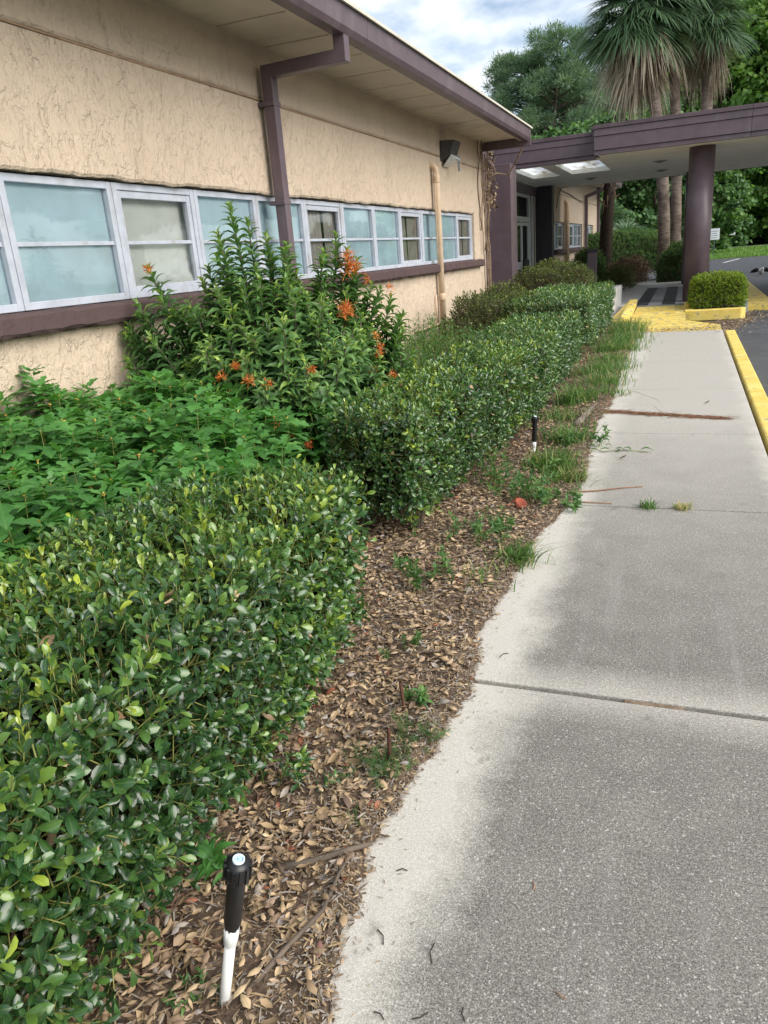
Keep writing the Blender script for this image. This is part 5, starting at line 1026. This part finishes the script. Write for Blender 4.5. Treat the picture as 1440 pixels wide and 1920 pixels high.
stick([(-.8, 7.2, .03), (-.62, 7.7, .12), (-.45, 8.2, .1), (-.2, 8.1, .02)], .003, 'twigm', 'arching dry grass runner over the walk near the pine straw', 'grass runner', None, 'grass_runner')
o = empty('trailing_vine', (-.7, 6.1, 0), 'trailing vine with narrow leaves lying across the walk', 'vine'); MB().tube([(-.74, 6.2, .02), (-.55, 6.05, .012), (-.4, 6.12, .01), (-.22, 6.08, .008)], .003, 5).build('stem', MT['stem'], o, True)
C = Cloud(); q = np.array([[-.7, 6.2, .015], [-.6, 6.1, .015], [-.5, 6.08, .015], [-.47, 6.1, .015], [-.42, 6.12, .015], [-.34, 6.1, .012], [-.28, 6.1, .012], [-.56, 6.2, .02], [-.6, 6.25, .02]]); rng = np.random.default_rng(3); C.add(LANCE, q, frames(rng.normal(0, 1, (9, 3)) * [1, .6, .2], np.tile([0, 0, 1.0], (9, 1))), rng.uniform(.06, .11, 9), rng.uniform(.1, .5, 9)); C.build('leaves', MT['weed_leaf'], o, 'stuff')
def pine_straw():
    rng = np.random.default_rng(77); C = Cloud(); n = 520; t = rng.random(n); b = np.stack([-.68 + 1.08 * t, 7.62 - .3 * t + rng.normal(0, .022, n), rng.uniform(.003, .022, n) * (1 - .5 * t)], 1); a = nrm(np.stack([rng.normal(1, .35, n), rng.normal(-.2, .4, n), rng.normal(0, .08, n)], 1)); a[:, 0] *= np.where(rng.random(n) < .5, 1, -1); L = rng.uniform(.06, .16, n); C.tubes(b, b + a * L[:, None], .0016, .001, .5, 0); C.V[-1][:, 2] = np.maximum(C.V[-1][:, 2], .001)
    tag(C.build('pine_straw', [MT['redtwig']], None, 'stuff'), 'reddish strip of pine straw lying across the walk', 'pine straw')
pine_straw()
for x, y, lb in ((.22, 8.0, 'curled brown leaf lying alone on the walk past the straw'), (-.42, 5.86, 'small dark dry leaf on the walk beside the trailing vine')):
    C = Cloud(); C.add(FALLEN, np.array([[x, y, .012]]), frames(np.array([[.8, .3, .3]]), np.array([[.2, .3, 1.0]])), .065, np.array([.2])); tag(C.build('dry_leaf', MT['litter']), lb, 'leaf')

# ================================================================== PALMS
def frond_mesh(el, dead, seed, R=1.0, tone=.45):
    rng = np.random.default_rng(seed); C = Cloud(); e = math.radians(el); pet = R * (.75 if not dead else .55); d = np.array([math.cos(e), 0, math.sin(e)]); n0 = 9; tt = np.linspace(0, 1, n0)
    dr = (.25 if not dead else .5) * pet; pts = np.outer(tt * pet, d) - np.outer(tt ** 2, [0, 0, dr]); hub = pts[-1]; hd = nrm(pts[-1] - pts[-2]); C.tubes(pts[:-1], pts[1:], .018 * R, .014 * R, .4, 0)
    side = np.array([0, 1.0, 0]); up = nrm(np.cross(hd, side)); up = up if up[2] > 0 else -up; m = 46 if dead else 60
    for i in range(m):
        a = math.radians(np.interp(i, [0, m - 1], [-115, 115]) + rng.normal(0, 3)); L = R * (1.05 - .35 * abs(a) / 2) * rng.uniform(.6 if dead else .85, 1.1); dev = rng.normal(0, .16 if dead else .04, 3); dd = nrm(math.cos(a) * hd + math.sin(a) * side + up * (.10 + .18 * abs(math.sin(a))) + dev); fall = (.36 if not dead else .8) * L * rng.uniform(.7, 1.3); pv = []
        st = hub - hd * .25 * R * (1 - abs(a) / 2.1)
        wv = nrm(np.cross(dd, up))
        for t in (0, .35, .7, 1.0): pv.append(st + dd * L * t * (1 if not dead else (1 - .25 * t)) + np.array([0, 0, -1]) * fall * t ** 2.2)
        w = [.012 * R, .036 * R, .024 * R, .003 * R]; V = []
        for p, q in zip(pv, w): V += [p - wv * q / 2, p + wv * q / 2]
        V = np.array(V); C.V.append(V); lp = np.array([0, 1, 3, 2, 2, 3, 5, 4, 4, 5, 7, 6]); C.L.append(lp + C.n); C.C.append(np.array([4, 4, 4])); C.R.append(np.full(8, np.clip(rng.normal(tone, .2), 0, 1))); C.U.append(np.ones(8)); C.MI.append(np.zeros(3, int)); C.n += 8
    return C.mesh('dead_frond' if dead else 'frond')
LIVE = []; DEAD = []
for el in (78, 58, 36, 16, -4, -24):
    for s in (0, 1):
        me = frond_mesh(el, False, int(el + 100 + s * 7), 1.25); me.materials.append(MT['frond']); LIVE.append(me)
for el in (-30, -44, -58, -68):
    for s in (0, 1, 2):
        me = frond_mesh(el, True, int(el + 300 + s), 1.15 + .12 * s, (.22, .5, .8)[s]); me.materials.append(MT['dead_frond']); DEAD.append(me)
def palm(base, top, r, label, nl, nd, seed, bark, group='cabbage palms behind the canopy', scale=1.0, boots=False):
    rp = random.Random(seed); o = empty('palm_tree', base, label, 'palm tree', group); b = Vector(base); t = Vector(top); pts = []; rd = []; n = 26
    for i in range(n):
        k = i / (n - 1); p = b.lerp(t, k); p.x = b.x + (t.x - b.x) * k ** 2.4 + .03 * math.sin(k * 4 + seed); pts.append(p); rd.append(r * (1.12 - .2 * k) * (1 + .03 * math.sin(i * 2.3)))
    MB().tube(pts, rd, 14).build('trunk', bark, o, True)
    for i in range(nl):
        f = i / nl; me = LIVE[min(11, int(f * 12))]; q = bpy.data.objects.new('frond', me); COL.objects.link(q); q.parent = o; q.location = t - b + Vector((0, 0, .15 - .4 * f)); q.rotation_euler = (rp.uniform(-.1, .1), rp.uniform(-.12, .12), i * 2.399 + rp.uniform(-.2, .2)); s = scale * rp.uniform(.88, 1.1); q.scale = (s, s, s)
    for i in range(nd):
        f = i / max(1, nd); me = DEAD[min(11, int(f * 4) * 3 + rp.randrange(3))]; q = bpy.data.objects.new('dead_frond', me); COL.objects.link(q); q.parent = o; q.location = t - b + Vector((0, 0, -.1 - .8 * f + rp.uniform(-.25, .25))); q.rotation_euler = (rp.uniform(-.2, .2), rp.uniform(-.2, .2), i * 2.399 + rp.uniform(-.3, .3)); s = scale * rp.uniform(.7, 1.1); q.scale = (s, s, s)
    return o
palm((-.80, 29.5, 0), (-1.9, 29.5, 8.7), .19, 'thick-skirted cabbage palm rising behind the canopy, left one of the pair', 64, 42, 1, MT['palmbark'], scale=1.12)
palm((-.42, 30.3, 0), (-.95, 30.6, 9.4), .17, 'cabbage palm crowded behind the skirted one', 46, 14, 2, MT['palmbark'], scale=1.1)
palm((.42, 30.8, 0), (.36, 30.8, 8.3), .2, 'pale-trunked palm standing right of the skirted pair', 40, 14, 3, MT['palmbark'], scale=.85)
tp = palm((-2.62, 28.4, 0), (-2.5, 28.4, 4.3), .2, 'short dark palm trunk with peeling boots behind the entrance', 0, 0, 4, MT['darkbark'], None)
rb = random.Random(5); bt = MB()
for i in range(34):
    a = rb.uniform(0, 6.28); z = rb.uniform(2.6, 4.2); c = Vector((-2.6 + .19 * math.cos(a), 28.4 + .19 * math.sin(a), z)); bt.tube([c, c + Vector((math.cos(a) * .12, math.sin(a) * .12, rb.uniform(.0, .2))), c + Vector((math.cos(a) * .2, math.sin(a) * .2, rb.uniform(-.25, .15)))], [.03, .02, .006], 5)
bt.build('boots', MT['twigm'], tp)
palm((-6.6, 52, 0), (-6.6, 52, 1.7), .25, 'bushy low palm with drooping fronds beyond the rear hedge', 40, 18, 6, MT['darkbark'], 'low palms beyond the rear hedge', 1.3)
palm((-3.6, 52, 0), (-3.6, 52, 1.2), .22, 'low palm seen either side of the thick trunk', 36, 8, 7, MT['darkbark'], 'low palms beyond the rear hedge', 1.2)
palm((-5.0, 54, 0), (-5.0, 54, 2.4), .22, 'taller of the low palms behind the rear hedge', 36, 12, 8, MT['darkbark'], 'low palms beyond the rear hedge', 1.3)

# ================================================================== TREES
def tree_mesh(kind, H, Rc, z0, ncl, ncard, card, seed, mat, bark):
    rng = np.random.default_rng(seed); rb = random.Random(seed); T = MB(); nseg = 9; spine = []; x = y = 0
    for i in range(nseg): spine.append(Vector((x, y, H * .93 * i / (nseg - 1)))); x += rb.uniform(-.25, .25); y += rb.uniform(-.25, .25)
    T.tube(spine, [max(.04, H * .018 * (1 - .9 * i / (nseg - 1)) + .03) for i in range(nseg)], 8); cs = []; BR = MB()
    for i in range(ncl):
        k = rb.random(); zz = z0 + (H - z0) * k
        if kind == 'pine': prof = math.sin(math.pi * min(1, (.12 + .88 * (1 - k)) * .85)) ** .6
        else: prof = (1 - ((k - .42) / .62) ** 2) ** .5 if abs(k - .42) < .62 else .1
        r = Rc * prof * math.sqrt(rb.uniform(.12, 1)); a = rb.uniform(0, 6.283); c = Vector((r * math.cos(a), r * math.sin(a), zz)); f = min(nseg - 1.01, max(0, (zz - (.14 if kind == 'pine' else .3) * r - .2) / (H * .93) * (nseg - 1))); s0 = spine[int(f)].lerp(spine[int(f) + 1], f - int(f)); cs.append(c)
        if rb.random() < .55: BR.tube([s0, s0.lerp(c, .5) + Vector((0, 0, .06 * r)), c], [max(.03, H * .004), H * .0028 + .01, .02], 5)
    cs = np.array([tuple(c) for c in cs]); ii = rng.integers(0, ncl, ncard); g = rng.normal(0, 1, (ncard, 3)); cr = Rc * (.17 if kind != 'pine' else .15); P = cs[ii] + nrm(g) * (np.abs(rng.normal(0, .55, ncard)) + .35)[:, None] * cr * np.array([1, 1, .62]); C = Cloud(); rn = np.clip(rng.normal(.42, .17, ncard) + .16 * (rng.random(ncl)[ii] - .5) * 2, 0, 1)
    if kind == 'pine': C.add(NEEDLE, P, frames(nrm(g) + [0, 0, .35], rng.normal(0, 1, (ncard, 3))), np.stack([np.full(ncard, card * .9), rng.uniform(.7, 1.3, ncard) * card, np.full(ncard, card)], 1), rn)
    else: C.add(CARD, P, frames(rng.normal(0, 1, (ncard, 3)), nrm(g) + [0, 0, .7] + rng.normal(0, .5, (ncard, 3))), rng.uniform(.6, 1.25, ncard) * card, rn)
    def mk(m, nm):
        me = bpy.data.meshes.new(nm); me.from_pydata(m.v, [], m.f); me.polygons.foreach_set('use_smooth', [True] * len(m.f)); me.materials.append(bark); me.update(); return me
    cm = C.mesh('crown'); cm.materials.append(mat); return mk(T, 'trunk'), mk(BR, 'limbs'), cm
def plant_tree(ms, name, x, y, label, cat, group, rot, s, z=-.15):
    o = empty(name, (x, y, z), label, cat, group); o.rotation_euler = (0, 0, rot); o.scale = (s, s, s)
    for nm, me in zip(('trunk', 'limbs', 'crown'), ms): q = bpy.data.objects.new(nm, me); COL.objects.link(q); q.parent = o
    return o
PINE = [tree_mesh('pine', 18, 4.4, 5.0, 170, 75000, .24, 3 + i, MT['pine_leaf'], MT['branchm']) for i in range(2)]
HIGH = tree_mesh('oak', 17, 6.5, 5.5, 70, 9000, .4, 77, MT['oak_leaf'], MT['branchm'])
OAK = [tree_mesh('oak', 20, 7.0, 1.2, 170, 26000, .36, 13 + i, MT['oak_leaf'], MT['branchm']) for i in range(2)]
DARK = [tree_mesh('oak', 12, 5.0, .6, 120, 18000, .32, 33 + i, MT['dark_leaf'], MT['branchm']) for i in range(2)]
for i, (x, y, s, lb) in enumerate(((-10.4, 70, 1.0, 'tallest rounded pine behind the canopy'), (-13.8, 72, .93, 'pine left of the tallest, nearest the gutter end'), (-7.4, 74, .86, 'pine half hidden by the palm crowns'), (-11.9, 80, .9, 'paler pine filling the gap behind the front pines'), (-4.5, 82, .85, 'pine behind the palms'))):
    plant_tree(PINE[i % 2], 'pine_tree', x, y, lb, 'pine tree', 'pines behind the building', i * 1.3, s)
G2 = 'broadleaf trees beyond the lawn'
for i, (x, y, s, lb) in enumerate(((6.0, 101, 1.25, 'bright broadleaf tree rising right of the column'), (13.5, 99, 1.35, 'broadleaf tree at the right edge above the lawn'), (-.5, 104, 1.2, 'broadleaf tree between column and palm trunks'), (21, 102, 1.4, 'large tree off the right edge beyond the lawn'), (9.6, 112, 1.75, 'tallest broadleaf tree, reaching the top right corner'), (2.6, 116, 1.5, 'tree crown seen just right of the pale palm'))):
    plant_tree(OAK[i % 2], 'broadleaf_tree', x, y, lb, 'tree', G2, i * 2.1, s)
G3 = 'dark trees behind the entrance'
for i, (x, y, s, lb) in enumerate(((-9.0, 62, .8, 'dark tree just past the wing corner'), (-5.8, 64, .85, 'dark tree above the low palms'), (-2.2, 66, .85, 'dark tree between thin palm and thick trunk'), (1.2, 74, .8, 'dark tree behind the round column'), (-12.5, 66, .8, 'dark tree hidden behind the wing roof'), (-6.5, 84, 1.1, 'dark tree below the pine crowns'), (-12, 88, 1.15, 'dark backdrop tree under the left pines'))):
    plant_tree(DARK[i % 2], 'dark_tree', x, y, lb, 'tree', G3, i * 1.7, s)
# trees across the car park, seen in the window glass
for i, (x, y, s, lb) in enumerate(((21, 27, 1.0, 'spreading tree across the car park mirrored in the window glass'), (24, 40, .85, 'second tree across the car park mirrored in the windows'))):
    plant_tree(HIGH, 'broadleaf_tree', x, y, lb, 'tree', 'trees across the car park', i, s)
def treeline():
    rng = np.random.default_rng(61); C = Cloud(); n = 26000; t = rng.random(n); x = -34 + 90 * t; y = 108 + 10 * rng.random(n); z = (5.0 + 2 * np.sin(x * .35) + 1.2 * np.sin(x * .9)) * rng.random(n) ** .8; C.add(CARD, np.stack([x, y, z], 1), frames(rng.normal(0, 1, (n, 3)), np.array([0, -.6, .6]) + rng.normal(0, .6, (n, 3))), rng.uniform(.5, 1.1, n), np.clip(rng.normal(.4, .2, n), 0, 1)); tag(C.build('undergrowth', MT['dark_leaf'], None, 'stuff'), 'dense dark undergrowth at the foot of the far trees', 'undergrowth')
treeline()
def lawn_grass():
    rng = np.random.default_rng(71); C = Cloud(); n = 14000; x = rng.uniform(-2, 16, n); y = 57.6 + 34 * rng.random(n) ** 1.6; C.add(NEEDLE, np.stack([x, y, np.full(n, -.12)], 1), frames(np.stack([rng.normal(0, .3, n), rng.normal(0, .3, n), np.ones(n)], 1), rng.normal(0, 1, (n, 3))), np.stack([np.full(n, .25), rng.uniform(.08, .18, n), np.full(n, .1)], 1), rng.uniform(.3, .85, n)); tag(C.build('lawn_grass', MT['grass'], None, 'stuff'), 'mown bright grass strip beyond the parking lot', 'grass')
lawn_grass()
